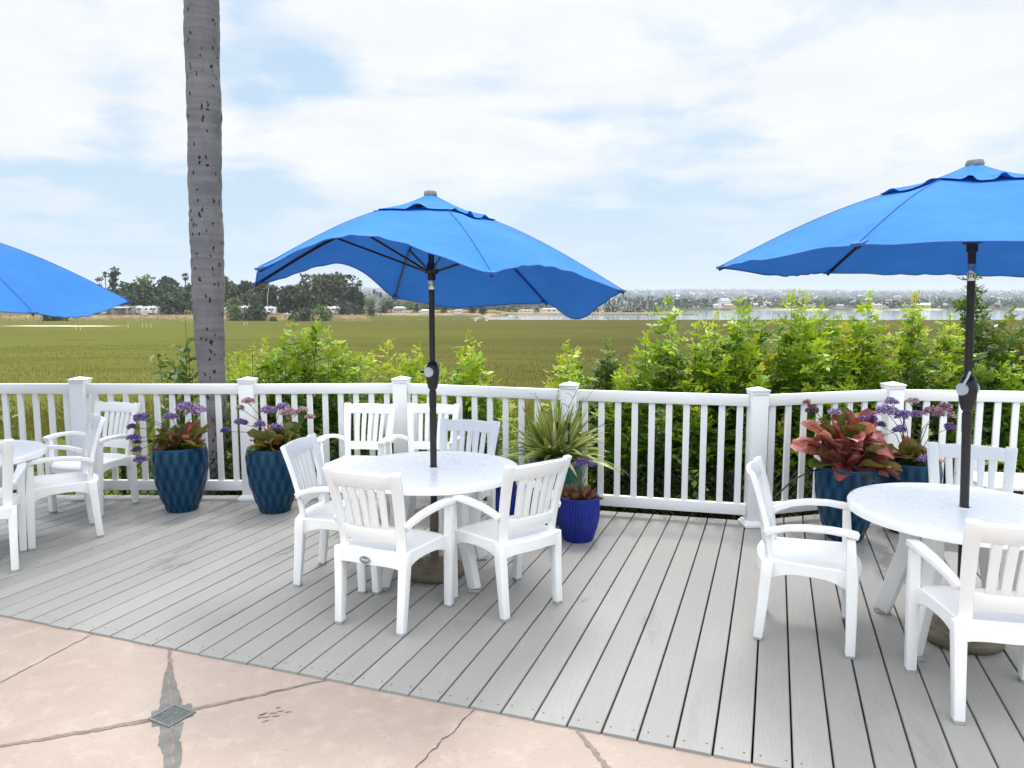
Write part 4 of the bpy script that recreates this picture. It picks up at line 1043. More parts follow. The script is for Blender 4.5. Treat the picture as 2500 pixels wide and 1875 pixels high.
shrub('leafy_shrub', [(1701, 791), (1747, 767), (1693, 900), (1720, 850), (1765, 830)], 7.5, 1725, 'leaf_bright', 'dense green hedge shrub behind the railing bay left of the corner post', 11, 44, leaf=(.10, .17), dens=27)
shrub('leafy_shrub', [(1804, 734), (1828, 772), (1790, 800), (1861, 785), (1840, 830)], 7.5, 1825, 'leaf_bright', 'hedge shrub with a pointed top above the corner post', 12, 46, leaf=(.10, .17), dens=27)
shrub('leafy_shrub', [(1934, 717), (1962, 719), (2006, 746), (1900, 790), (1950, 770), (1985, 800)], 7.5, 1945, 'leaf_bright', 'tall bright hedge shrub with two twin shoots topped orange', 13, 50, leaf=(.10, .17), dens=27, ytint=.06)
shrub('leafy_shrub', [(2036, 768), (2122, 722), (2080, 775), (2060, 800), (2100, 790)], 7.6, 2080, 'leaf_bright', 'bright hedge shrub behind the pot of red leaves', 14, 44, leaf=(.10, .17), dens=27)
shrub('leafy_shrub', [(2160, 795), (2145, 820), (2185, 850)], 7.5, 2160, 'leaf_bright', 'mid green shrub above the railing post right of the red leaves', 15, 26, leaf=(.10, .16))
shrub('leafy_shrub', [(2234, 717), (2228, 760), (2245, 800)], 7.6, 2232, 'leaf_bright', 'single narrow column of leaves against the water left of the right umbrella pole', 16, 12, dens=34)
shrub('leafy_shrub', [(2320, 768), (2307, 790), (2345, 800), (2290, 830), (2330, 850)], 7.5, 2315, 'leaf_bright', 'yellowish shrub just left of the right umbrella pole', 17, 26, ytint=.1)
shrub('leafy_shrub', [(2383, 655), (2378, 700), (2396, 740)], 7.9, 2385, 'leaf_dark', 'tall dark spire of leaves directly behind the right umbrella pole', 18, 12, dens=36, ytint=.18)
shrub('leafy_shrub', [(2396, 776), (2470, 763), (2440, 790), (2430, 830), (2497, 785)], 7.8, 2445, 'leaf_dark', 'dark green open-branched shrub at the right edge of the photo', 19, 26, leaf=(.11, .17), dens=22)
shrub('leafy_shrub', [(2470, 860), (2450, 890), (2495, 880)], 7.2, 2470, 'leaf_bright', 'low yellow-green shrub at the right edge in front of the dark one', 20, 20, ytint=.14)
shrub('leafy_shrub', [(2260, 860), (2230, 880), (2350, 890), (2300, 895), (2400, 885)], 7.3, 2310, 'leaf_dark', 'low dark leafy shrub seen through the pickets around the right umbrella pole', 21, 40, leaf=(.10, .16))
shrub('leafy_shrub', [(1580, 925), (1690, 920), (1760, 930), (1640, 940), (1800, 930)], 7.35, 1690, 'leaf_dark', 'dark lower hedge foliage seen between the pickets left of the corner post', 22, 70, leaf=(.11, .17), low=.3)
shrub('leafy_shrub', [(1900, 915), (1980, 915), (2060, 915), (2120, 920)], 7.35, 2010, 'leaf_dark', 'dark lower hedge foliage seen between the pickets behind the red leaves', 23, 60, leaf=(.11, .17), low=.3)
shrub('leafy_shrub', [(640, 925), (720, 925), (800, 925), (880, 930), (590, 930)], 7.75, 740, 'leaf_dark', 'dark lower foliage between the pickets behind the second teal pot', 24, 66, leaf=(.10, .16))
# broad-leaved plant left of the palm
def broad_plant(tips, Y, base_px, label, seed, L=(.12, .22), n=17, mat='leaf_pale'):
    rs = np.random.RandomState(seed); bx, by, _ = atY(base_px, 900, Y); bz = gzz(bx, by); t = thing('broadleaf_plant', (bx, by, bz), label, 'plant'); LV = Leaves(); ms = MB()
    for px, py in tips:
        x, y, z = atY(px, py, Y + rs.uniform(-.15, .15)); tip = np.array([x - bx, y - by, z - bz]); b0 = tip * np.array([.3, .3, 0]); mid = b0 * .5 + tip * .5 + np.array([0, 0, .1])
        ms.tube([tuple(b0), tuple(mid), tuple(tip)], [.010, .007, .003], 6)
        for k in range(n * 2):
            f = rs.uniform(.25, 1.0); p = (b0 * (1 - f) ** 2 + 2 * f * (1 - f) * mid + tip * f * f); a = rs.uniform(0, 6.283); el = rs.uniform(-.1, .8)
            big_leaf(LV, p, (math.cos(a) * math.cos(el), math.sin(a) * math.cos(el), math.sin(el)), rs.uniform(*L), rs.uniform(.045, .075), rs, np.clip(.25 + .5 * f + rs.normal(0, .12), 0, 1), .8, 4, 2)
    LV.build('foliage', mat, t); ms.build('stem', 'stem_green', t)
broad_plant([(453, 785), (440, 840), (385, 852), (425, 880), (462, 870), (470, 900), (405, 905)], 7.75, 440, 'pale glossy broad-leaved plant standing left of the palm trunk', 41)
broad_plant([(345, 1010), (375, 985), (410, 1000), (360, 1050), (400, 1060)], 7.9, 375, 'low pale leafy weed behind the railing left of the first teal pot', 42, (.16, .3), 7)
broad_plant([(20, 1010), (10, 960), (40, 1040), (-20, 1000)], 7.7, 15, 'leafy green weed behind the pickets at the left edge of the photo', 43, (.08, .16), 10)

# ------------------------------------------------------------------ far grove, campers, marina, hills
def blob_tree(name, px, ytop, Y, wpx, mat, label, seed, kind='round', trunk='trunk_grey', cat='tree', hpx=None, n=700, gap=1., grp=None, zb=None):
    rs = np.random.RandomState(seed); x, y, zt = atY(px, ytop, Y); z0 = gzz(x, y) if zb is None else zb
    t = thing(name, (x, y, z0), label, cat, 0, grp); w = wpx / F * Y / 2; h = zt - z0; LV = Leaves()
    c0 = .12 if kind == 'round' else .22 if kind == 'flat' else (.05 if kind == 'bush' else .12)
    if hpx: c0 = max(.02, 1 - hpx / F * Y / h)
    nl = 14 if kind != 'bush' else 9; lob = []
    for k in range(nl):
        a = rs.uniform(0, 6.283); q = rs.uniform(.1, .8); f = rs.uniform(0, 1)
        prof = {'round': math.sin(math.pi * (.18 + .72 * f)) ** .6, 'flat': .6 + .4 * f, 'bush': math.sqrt(max(0, 1 - f * f * .8)), 'cone': 1.02 - .85 * f, 'pine': .5 + .4 * math.sin(7 * f)}[kind]
        lob.append((q * w * prof * math.cos(a), q * w * prof * math.sin(a), h * (c0 + (1 - c0) * (.12 + .76 * f)), w * rs.uniform(.28, .48) * (.7 if kind in ('cone', 'pine') else 1)))
    lob.append((0, 0, h * (1 - .12 * (1 - c0)) - w * .2, w * .4))
    lob = np.array(lob); k = rs.randint(0, len(lob), n); d = unit(rs.normal(size=(n, 3))); r_ = lob[k, 3] * rs.uniform(.75, 1.08, n)
    P = lob[k, :3] + d * r_[:, None] * np.array([1, 1, .85]); P[:, 2] = np.clip(P[:, 2], .05, h * 1.01)
    s = np.clip(w * .26, .2, 1.15) * gap * rs.uniform(.6, 1.3, n); D = unit(d * .5 + rs.normal(size=(n, 3)))
    LV.many(P, D, perp(D, rs), s, s * .75, np.clip(.45 + rs.normal(0, .22, n) + .1 * (k % 3 - 1), 0, 1))
    LV.build('foliage' if kind == 'bush' else 'crown', mat, t)
    mb = MB(); mb.tube([(0, 0, -.3), (0, 0, h * .4), (w * .05, 0, h * .75)], [w * .09, w * .07, w * .03], 7)
    if kind != 'bush':
        for q in range(4):
            l_ = lob[q]; mb.tube([(0, 0, h * c0 * .8), (l_[0] * .6, l_[1] * .6, (h * c0 + l_[2]) / 2), tuple(l_[:3])], [w * .05, w * .035, w * .02], 5)
    mb.build('trunk' if kind != 'bush' else 'stem', trunk, t)
    return t
def palm(px, ytop, Y, wpx, label, seed, grp='fan palms', full=1., base=None):
    rs = np.random.RandomState(seed); x, y, zt = atY(px, ytop, Y); z0 = gzz(x, y); h = zt - z0; w = wpx / F * Y / 2
    t = thing('fan_palm', (x, y, z0), label, 'palm tree', 0, grp); LV = Leaves(); c = np.array([.0, 0, h - w * .75])
    n = int(46 * full)
    for k in range(n):
        a = rs.uniform(0, 6.283); el = rs.uniform(-1.0, 1.35); D = np.array([math.cos(a) * math.cos(el), math.sin(a) * math.cos(el), math.sin(el)]); Sd = unit(np.cross(D, [0.01, 0, 1.]))
        tn = .55 + .35 * math.sin(el) + rs.normal(0, .15)
        for q in range(-2, 3): d2 = unit(D + Sd * q * .22 + np.array([0, 0, -.12 * abs(q)])); LV.quad(c + D * w * .25, d2, Sd, w * .75 * rs.uniform(.8, 1.05), w * .17, tn)
    LV.build('crown', 'tree_dark', t)
    MB().tube([(rs.uniform(-.2, .2), 0, -.2), (0, 0, h * .5), (0, 0, h - w * .7)], [w * .16, w * .11, w * .12], 7).build('trunk', 'trunk_grey', t)
    return t
YG = 236
far_trees = [
 ('pine_tree', 275, 648, 262, 46, 'tree_dark', 'tallest dark pine of the far grove, with bare trunk showing above the left umbrella', 'pine', 380),
 ('pine_tree', 241, 668, 262, 26, 'tree_dark', 'small dark pine peeking over the left umbrella edge', 'pine', 260),
 ('broad_tree', 300, 684, 256, 46, 'tree_dark', 'dark round tree right below the tallest pine', 'round', 600),
 ('broad_tree', 356, 667, 262, 72, 'tree_bright', 'lighter green round tree at the grove top, left of the palm trunk', 'round', 800),
 ('broad_tree', 336, 700, 250, 104, 'tree_dark', 'wide dark tree above the white campers left of the palm trunk', 'round', 1300),
 ('broad_tree', 408, 674, 258, 54, 'tree_dark', 'dark green tree with a feathery top next to the lone fan palm', 'round', 700),
 ('broad_tree', 412, 700, 248, 92, 'tree_dark', 'broad dark tree close left of the palm trunk', 'round', 1100),
 ('broad_tree', 437, 713, 238, 100, 'tree_dark', 'low umbrella-shaped dark tree in front of the campers beside the palm trunk', 'flat', 1100),
 ('broad_tree', 468, 690, 252, 50, 'tree_olive', 'olive tree half hidden by the left side of the palm trunk', 'round', 600),
 ('broad_tree', 230, 712, 250, 96, 'tree_dark', 'dark tree mass under the right corner of the left umbrella', 'round', 1000),
 ('broad_tree', 150, 724, 252, 90, 'tree_dark', 'dark tree hidden mostly by the left umbrella', 'round', 700),
 ('broad_tree', 548, 672, 262, 38, 'tree_olive', 'thin olive tree at the right edge of the palm trunk', 'round', 420),
 ('broad_tree', 566, 688, 254, 64, 'tree_olive', 'grey-olive tree right of the palm trunk, above the pale bush', 'round', 800),
 ('broad_tree', 598, 683, 258, 50, 'tree_olive', 'olive tree with a bumpy top, second right of the palm trunk', 'round', 600),
 ('broad_tree', 632, 690, 252, 62, 'tree_olive', 'grey tree below the left tip of the middle umbrella', 'round', 800),
 ('broad_tree', 622, 714, 244, 34, 'tree_olive', 'pale thin-leaved tree in front of the grove under the umbrella tip', 'round', 360),
 ('broad_tree', 660, 700, 248, 54, 'tree_dark', 'dark tree beside the leaning bare pole', 'round', 700),
 ('broad_tree', 694, 704, 250, 62, 'tree_olive', 'grey-green tree seen through the raised umbrella edge, left part', 'round', 800),
 ('broad_tree', 728, 702, 252, 60, 'tree_dark', 'dark round tree left of the great grey tree', 'round', 800),
 ('broad_tree', 744, 724, 240, 48, 'tree_dark', 'compact dark oak in front of the grove left of the great grey tree', 'flat', 700),
 ('broad_tree', 805, 676, 246, 150, 'tree_olive', 'great spreading grey-olive tree under the middle umbrella', 'round', 2300),
 ('broad_tree', 818, 672, 262, 74, 'tree_dark', 'dark crown rising behind the great grey tree', 'round', 700),
 ('conifer_tree', 862, 692, 248, 44, 'tree_dark', 'dark pointed conifer at the right end of the grove', 'cone', 700),
 ('conifer_tree', 880, 712, 244, 40, 'tree_dark', 'lower dark conifer right of the pointed one', 'cone', 600),
 ('broad_tree', 901, 727, 330, 26, 'tree_bright', 'small yellow-green tree among the palms right of the grove', 'round', 380),
 ('broad_tree', 948, 735, 400, 30, 'tree_dark', 'dark far tree by the grey-roofed house', 'round', 320),
 ('broad_tree', 1000, 737, 420, 46, 'tree_bright', 'greenish far tree above the marina cars, left of the pole', 'round', 360),
 ('broad_tree', 1018, 742, 312, 18, 'tree_dark', 'narrow dark tree on the marsh edge left of the middle umbrella pole', 'cone', 300),
 ('broad_tree', 1060, 741, 420, 56, 'tree_dark', 'hazy tree clump directly behind the middle umbrella pole', 'round', 360),
 ('broad_tree', 1084, 747, 312, 20, 'tree_dark', 'small round dark tree on the marsh edge right of the middle umbrella pole', 'round', 300),
 ('broad_tree', 1110, 742, 430, 60, 'tree_olive', 'hazy tree clump right of the middle umbrella pole', 'round', 320),
 ('broad_tree', 1155, 750, 312, 26, 'tree_dark', 'left half of a pair of dark marsh-edge trees beneath the umbrella', 'round', 340),
 ('broad_tree', 1177, 751, 312, 26, 'tree_dark', 'right half of a pair of dark marsh-edge trees beneath the umbrella', 'round', 340),
]
for i, (nm, px, yt, Y, w, mt, lb, kd, n) in enumerate(far_trees):
    blob_tree(nm, px, yt, Y, w * 1.12, mt, lb, 100 + i, kd, n=int(n * 1.5), trunk='trunk_pale' if 'great' in lb else 'trunk_grey', grp='trees of the far grove')
bushes = [(574, 747, 233, 46, 'tree_bright', 'round green bush on the far bank right of the palm trunk'), (603, 751, 232, 34, 'tree_olive', 'small olive bush between two bigger ones on the far bank'), (628, 748, 231, 56, 'tree_dark', 'dark round bush on the far bank in front of a white camper'),
          (738, 756, 230, 60, 'tree_olive', 'dull olive bush on the far bank left of the bright one'), (788, 750, 229, 48, 'tree_bright', 'bright green round bush on the far bank hiding a camper'), (760, 779, 228, 18, 'tree_olive', 'tiny grey bush between the dull and the bright bush'), (668, 776, 229, 24, 'tree_olive', 'flat grey bush low on the dry bank'),
          (840, 740, 236, 46, 'tree_olive', 'grey-green bush at the right foot of the great grey tree'), (872, 745, 240, 34, 'tree_dark', 'darker bush right of the camper end'), (905, 752, 300, 30, 'tree_dark', 'low dark bush where the bank meets the far shore'), (935, 752, 312, 34, 'tree_dark', 'dark bush on the far shore below the palms'),
          (572, 730, 240, 50, 'tree_bright', 'pale olive bush above the round green one'), (125, 768, 231, 60, 'tree_dark', 'dark scrub on the bank under the left umbrella')]
for i, (px, yt, Y, w, mt, lb) in enumerate(bushes): blob_tree('round_bush', px, yt, Y - 8 if Y <= 233 else Y, w * 1.1, mt, lb, 200 + i, 'bush', n=420, cat='bush', grp='bushes on the far bank')
for i, (px, yt, Y, w, lb) in enumerate([(452, 667, 262, 24, 'lone fan palm left of the palm trunk, above the grove'), (256, 664, 266, 18, 'slim fan palm beside the tallest pine'), (879, 684, 262, 20, 'tall fan palm right of the great grey tree'), (914, 707, 300, 14, 'left palm of the close pair by the umbrella edge'), (929, 714, 300, 15, 'right palm of the close pair by the umbrella edge'), (921, 712, 340, 10, 'thin palm behind the close pair')]):
    palm(px, yt, Y, w, lb, 300 + i)
for px, yb_, yt, dx, lb in ((588 + 65, 726, 688, 5, 'leaning bare pole sticking out of the grove below the umbrella tip'), (547, 742, 714, 0, 'pale upright lamp pole at the right edge of the palm trunk')):
    a = atY(px, yb_, 243); b = atY(px + dx, yt, 243); mb = MB(); mb.tube([(a[0] - .3, a[1], gzz(a[0], a[1])), a, b], [.14, .12, .08], 6); mb.tube([b, (b[0], b[1], b[2] + .25)], [.2, .12], 6); tag(mb.build('bare_pole', 'trunk_pale'), lb, 'pole')

def rv(px, yt, Y, wpx, label, seed, awn=False, grey=False, slide=False):
    x, y, zt = atY(px, yt, Y); z0 = gzz(x, y); L = wpx / F * Y; h = zt - z0
    t = thing('camper_trailer', (x, y, z0), label, 'camper', R(random.Random(seed).uniform(-8, 8)), 'parked campers')
    mb = MB(); mb.box((0, 0, .5 + (h - .5) / 2), (L, 2.4, h - .5)); mb.box((L * .1, 0, h + .12), (.9, .8, .22)); mb.box((-L * .25, .2, h + .08), (.5, .5, .16)); mb.build('body', 'rv_grey' if grey else 'rv_white', t, bevel=.12)
    for wx, ww, wz in ((-.3, .12, .68), (.05, .16, .68), (.33, .1, .68)): MB().box((wx * L, -1.21, h * wz), (ww * L, .05, h * .2)).build('window', 'glass_dark', t)
    MB().box((.2 * L, -1.205, h * .5), (.6, .04, h * .62)).build('door', 'rv_grey' if not grey else 'rv_white', t)
    mb = MB(); mb.box((0, -1.2, h * .36), (L * .98, .03, .12)); mb.build('stripe', 'rv_grey', t)
    for wx in (-.12, .02): MB().tube([(wx * L, -1.22, .36), (wx * L, -.95, .36)], .36, 14).build('wheel', 'tyre', t)
    if awn:
        mb = MB(); mb.add([(-L * .4, -1.2, h * .92), (L * .4, -1.2, h * .92), (L * .4, -3.4, h * .78), (-L * .4, -3.4, h * .78), (-L * .4, -1.2, h * .90), (L * .4, -1.2, h * .90), (L * .4, -3.4, h * .755), (-L * .4, -3.4, h * .755)], [(0, 3, 2, 1), (4, 5, 6, 7), (2, 3, 7, 6), (0, 1, 5, 4), (1, 2, 6, 5), (3, 0, 4, 7)]); 
        for s_ in (-.4, .4): mb.tube([(L * s_, -3.35, 0), (L * s_, -3.35, h * .77)], .04, 6)
        mb.build('awning', 'rv_grey', t)
    return t
for i, a in enumerate([(243, 750, 240, 26, 'square-ended white camper next to the white pickup', True, False), (268, 749, 244, 26, 'white camper with an awning, second from the pickup', True, False), (302, 747, 239, 52, 'long grey-sided camper with a screened awning', True, True), (340, 748, 241, 26, 'white camper directly right of the long grey-sided camper', False, False), (372, 748, 242, 36, 'white camper ending the left row, beside the low dark tree', False, False), (436, 757, 243, 22, 'camper mostly hidden under the low dark tree', False, False), (548, 752, 240, 18, 'camper peeking out right of the palm trunk', False, False), (594, 748, 239, 30, 'white camper between the round green bush and the dark bush', False, False), (658, 749, 238, 30, 'white camper with a sloped nose right of the dark bush', False, False), (812, 749, 236, 40, 'white camper half behind the bright round bush', False, False)]):
    rv(*a[:5], 400 + i, a[5], a[6])
def truck(px, yt, Y, wpx, label, mat='rv_white', pick=True, flip=1):
    x, y, zt = atY(px, yt, Y); z0 = gzz(x, y); L = wpx / F * Y; s = L / 5.4
    t = thing('pickup_truck' if pick else 'parked_car', (x, y, z0), label, 'pickup truck' if pick else 'car', 0, 'vehicles on the far bank'); t.scale = (s * flip, s, s)
    prof = [(-2.7, .55), (-2.7, 1.05), (-.9, 1.08), (-.75, 1.1), (-.35, 1.72), (.75, 1.75), (1.3, 1.15), (2.5, 1.05), (2.7, .9), (2.7, .5)] if pick else [(-2.4, .5), (-2.4, 1.1), (-2.2, 1.6), (.6, 1.65), (1.3, 1.1), (2.4, .95), (2.5, .5)]
    n = len(prof); mb = MB(); mb.add([(a, -.92, b) for a, b in prof] + [(a, .92, b) for a, b in prof], [tuple(range(n)), tuple(range(2 * n - 1, n - 1, -1))] + [(i, n + i, n + (i + 1) % n, (i + 1) % n) for i in range(n)]); mb.build('body', mat, t, bevel=.05, smooth=False)
    for wx in (-.12, .5): MB().box((wx + .05, -.93, 1.4), (.52, .03, .36)).build('window', 'glass_dark', t)
    for wx in (-1.7, 1.75):
        for sy in (-.85, .85): MB().tube([(wx, sy - .1, .4), (wx, sy + .1, .4)], .42, 16).build('wheel', 'tyre', t)
truck(203, 757, 236, 36, 'white pickup truck parked on the far bank below the left umbrella')
truck(352, 763, 234, 14, 'small white car parked in front of the last campers of the left row', pick=False)
truck(700, 758, 236, 20, 'white pickup truck right of the sloped-nose camper', flip=-1)
truck(176, 760, 240, 16, 'dark car left of the white pickup', mat='rv_grey', pick=False)
# posts and wire along the bank, marker stakes in the marsh
for i, px in enumerate(range(190, 470, 26)):
    x, y, z = atY(px, 760, 231); z0 = gzz(x, y); tag(MB().tube([(x, y, z0 - .2), (x, y, z0 + 1.5)], .05, 6).build('fence_post', 'trunk_grey'), 'thin grey post of the wire fence along the far bank in front of the campers', 'fence post', 'posts on the far bank')
for i, (px, py) in enumerate([(185, 804), (196, 806), (313, 800), (348, 800), (358, 799), (369, 800), (603, 793), (596, 795)]):
    x, y = at(px, py, ZM); tag(MB().tube([(x, y, ZM - .2), (x, y, ZM + .9)], [.05, .035], 6).build('marker_stake', 'mast_white'), 'short white marker stake standing in the marsh grass', 'stake', 'white stakes in the marsh')
for i, px in enumerate((1161, 1188)):
    x, y = at(px, 785, ZM); o = MB().lathe([(.0, 0), (.2, .1), (.28, .3), (.2, .5), (.06, .6), (.05, .8), (0, .82)], 14, c=(x, y, ZM - .03)).build('float', 'mast_white'); tag(o, ('left' if i == 0 else 'right') + ' one of two small white floats near the water edge', 'float')
# marina on the spit
def house(px, yt, Y, wpx, label, wall='wall_white', roof='roof_grey', seed=0, grp=None, hscale=.55, name='house', cat='house', wins=True):
    x, y, zt = atY(px, yt, Y); z0 = gzz(x, y); L = wpx / F * Y; h = max(zt - z0, 1.5); hw = h * (1 - .28); D_ = L * .7
    t = thing(name, (x, y, z0), label, cat, R(random.Random(seed).uniform(-25, 25)), grp)
    MB().box((0, 0, hw / 2 - .5), (L, D_, hw + 1)).build('wall', wall, t)
    e = .06 * L; MB().add([(-L / 2 - e, -D_ / 2 - e, hw), (L / 2 + e, -D_ / 2 - e, hw), (L / 2 + e, D_ / 2 + e, hw), (-L / 2 - e, D_ / 2 + e, hw), (-L * .38, 0, h), (L * .38, 0, h)], [(0, 1, 5, 4), (2, 3, 4, 5), (1, 2, 5), (3, 0, 4), (3, 2, 1, 0)]).build('roof', roof, t, smooth=False)
    if wins:
        for k in (-.28, .02, .3): MB().box((k * L, -D_ / 2 - .02, hw * .55), (L * .13, .06, hw * .3)).build('window', 'glass_dark', t)
    return t
house(976, 748, 330, 26, 'grey-roofed house on the far shore left of the middle umbrella pole', 'wall_tan', 'roof_grey', 1)
house(1345, 752, 372, 46, 'long low white marina building beneath the drooping umbrella edge', 'wall_white', 'roof_grey', 2, name='marina_building', cat='building')
house(1285, 757, 370, 34, 'smaller white marina shed left of the long marina building', 'wall_white', 'roof_tan', 3, name='marina_building', cat='building')
house(1120, 758, 330, 20, 'small white shed on the far shore just right of the umbrella pole', 'wall_white', 'roof_grey', 4, name='shed', cat='shed')
house(1038, 756, 334, 18, 'small white-roofed shed immediately left of the umbrella pole on the far shore', 'wall_white', 'wall_white', 5, name='shed', cat='shed')
for i, px in enumerate((960, 985, 998, 1008, 1028, 1098, 1135, 1228, 1248)): truck(px, 761, 325, 12, 'small pale parked car on the far shore behind the marsh', mat='rv_white' if i % 3 else 'rv_grey', pick=False)
for o in list(col.objects):
    if o.get('label') == 'small pale parked car on the far shore behind the marsh': o['group'] = 'cars parked on the far shore'
def sailboat(px, ytop, Y, seed, label):
    rs = random.Random(seed); x, y, zt = atY(px, ytop, Y); z0 = ZM; h = zt - z0; L = rs.uniform(6, 9)
    t = thing('sailboat', (x, y, z0), label, 'sailboat', R(rs.uniform(-40, 40)), 'sailboats moored at the marina')
    prof = [(-.5, .0), (-.48, .16), (0, .19), (.35, .17), (.5, 0), (.35, -.17), (0, -.19), (-.48, -.16)]; k = len(prof)
    MB().add([(a * L * .92, b * L * .8, -.1) for a, b in prof] + [(a * L, b * L, 1.0) for a, b in prof], [tuple(range(k))[::-1], tuple(range(k, 2 * k))] + [(i, (i + 1) % k, k + (i + 1) % k, k + i) for i in range(k)]).build('hull', 'rv_white', t, smooth=False)
    MB().box((-.02 * L, 0, 1.25), (L * .38, L * .2, .5), taper=.8).build('cabin', 'rv_white', t)
    MB().tube([(.05 * L, 0, 1), (.05 * L, 0, h)], [.11, .07], 6).build('mast', 'mast_white', t)
    mb = MB(); mb.tube([(.05 * L, 0, 2.0), (-.4 * L, 0, 2.0)], .09, 6); mb.build('boom', 'mast_white', t)
    MB().tube([(.5 * L, 0, 1.0), (.06 * L, 0, h * .95)], .03, 4).build('forestay', 'mast_white', t)
for i, (px, yt) in enumerate([(1444, 738), (1468, 736), (1475, 745), (1481, 737), (1490, 735), (1503, 738), (1511, 741), (1520, 736), (1530, 734), (1541, 738), (1578, 735), (1422, 742), (1433, 745), (1556, 741), (1595, 743)]):
    sailboat(px, yt, 386, i, 'white sailboat with a bare mast moored among the masts at the marina')
for i, (px, yt) in enumerate([(1522, 719), (1528, 724), (1512, 727), (1487, 729), (1541, 729), (1559, 721), (1584, 722), (1592, 722), (1569, 726), (1629, 722), (1641, 725), (1500, 731), (1455, 735), (1615, 728)]):
    palm(px, yt, 392 if i % 2 else 398, 9, 'hazy fan palm standing among the marina masts', 500 + i, 'palms behind the marina', .6)
palm(1668, 747, 366, 7, 'tiny low palm near the end of the spit, left one', 520, 'palms behind the marina', .6); palm(1648, 751, 364, 8, 'stubby low palm near the end of the spit', 521, 'palms behind the marina', .6)
mb = MB(); rs = np.random.RandomState(9)
for k in range(150):
    x = rs.uniform(18, 89); y = 353.5 + rs.uniform(-.6, 1.2); s = rs.uniform(.3, .8); mb.box((x, y, ZM + .1 + s * .1), (s * 1.5, s, s), M=None, taper=.6)
tag(mb.build('shore_rocks', 'rock', smooth=False), kind='stuff')
# hillside: houses in view and the woods between them
rs = np.random.RandomState(77); nh = 0; hs = []
HT = []
for wall, roof in (('wall_white', 'roof_tan'), ('wall_tan', 'roof_grey'), ('wall_white', 'roof_grey'), ('wall_tan', 'roof_tan'), ('wall_white', 'wall_white')):
    m_ = MB(); L, D_, hw, h = 7.5, 5., 3.2, 4.6
    m_.box((0, 0, hw / 2 - 1), (L, D_, hw + 2), 0); m_.add([(-L * .55, -D_ * .57, hw), (L * .55, -D_ * .57, hw), (L * .55, D_ * .57, hw), (-L * .55, D_ * .57, hw), (-L * .4, 0, h), (L * .4, 0, h)], [(0, 1, 5, 4), (2, 3, 4, 5), (1, 2, 5), (3, 0, 4), (3, 2, 1, 0)], 1)
    for k in (-.3, 0, .3): m_.box((k * L, -D_ / 2 - .02, hw * .55), (L * .16, .06, hw * .35), 2)
    HT.append(m_.build('house', [wall, roof, 'glass_dark'], smooth=False))
HL = ('white house with a tan roof on the hazy hillside across the bay', 'tan house with a grey roof on the hazy hillside across the bay', 'white house with a grey roof on the hazy hillside across the bay', 'tan house with a tan roof on the hazy hillside across the bay', 'all-white flat-looking house on the hazy hillside across the bay')
used = set()
while nh < 290:
    u = rs.uniform(.085, .70) if rs.rand() < .93 else rs.uniform(-.16, -.08); y = 680 + 4900 * rs.beta(.9, 1.1); x = u * y; k = rs.randint(5)
    o = HT[k] if k not in used else HT[k].copy()
    if k in used: col.objects.link(o)
    used.add(k); o.location = (x, y, gzz(x, y)); o.rotation_euler = (0, 0, rs.uniform(-.6, .6)); s = rs.uniform(.8, 1.5) * (.55 + .45 * min(1, y / 1500)) * (1 + y / 6000); o.scale = (s * rs.uniform(.8, 1.5), s, s)
    tag(o, HL[k], 'house', 'houses on the far hillside'); nh += 1
o = HT[2].copy(); col.objects.link(o); x, y, z = atY(1768, 735, 690); o.location = (x, y, gzz(x, y) - .5); o.scale = (1.3, 1.3, 2.2); tag(o, 'biggest pale building on the far hillside, above the bay right of the marina', 'building')
LV = Leaves(); n = 0
def clump(x, y, r, h, m):
    z = gzz(x, y); d = unit(rs.normal(size=(m, 3))); d[:, 2] = np.abs(d[:, 2]); P = np.array([x, y, z]) + d * np.array([r, r, h]); D = unit(rs.normal(size=(m, 3)))
    LV.many(P, D, perp(D, rs), rs.uniform(.5, 1., m) * r * .8, rs.uniform(.4, .8, m) * r * .8, np.clip(rs.normal(.4, .25) + rs.normal(0, .15, m), 0, 1))
for _ in range(3600):
    u = rs.uniform(-.22, .74); y = 650 + 5200 * rs.beta(.9, 1.0); k_ = .5 + .5 * min(1, y / 1600) + y / 4500; clump(u * y, y, rs.uniform(4, 10) * k_, rs.uniform(4, 9) * k_, 11)
for _ in range(520):
    u = rs.uniform(-.22, .74); y = rs.uniform(5500, 6100); clump(u * y, y, rs.uniform(8, 26), rs.uniform(8, 26), 10)
for _ in range(190):
    x = rs.uniform(26, 76); clump(x, rs.uniform(380, 384), rs.uniform(.8, 1.8), rs.uniform(1.5, 5.5), 12)
for _ in range(380):
    u = rs.uniform(-.17, .05); y = rs.uniform(420, 620); clump(u * y, y, rs.uniform(1.5, 4), rs.uniform(2, 5), 11)
tag(LV.build('hillside_woods', 'tree_dark'), kind='stuff')
# dry grass on the bank
def bankgrass():
    rs = np.random.RandomState(5); n = 16000; y = 224 + 12 * rs.rand(n); x = y * rs.uniform(-.75, -.19, n); z = gz(x, y)[0]; h = rs.uniform(.12, .42, n); w = rs.uniform(.1, .25, n)
    b = np.stack([x, y, z - .05], 1); s = np.stack([w / 2, 0 * w, 0 * w], 1); tp = b + np.stack([rs.normal(0, .15, n), rs.normal(0, .15, n), h], 1)
    return npmesh('bank_grass', np.stack([b - s, b + s, tp + s * .3, tp - s * .3], 1).reshape(-1, 3), np.arange(4 * n).reshape(-1, 4), 'grass_dry', None, rs.rand(n))
tag(bankgrass(), kind='stuff')
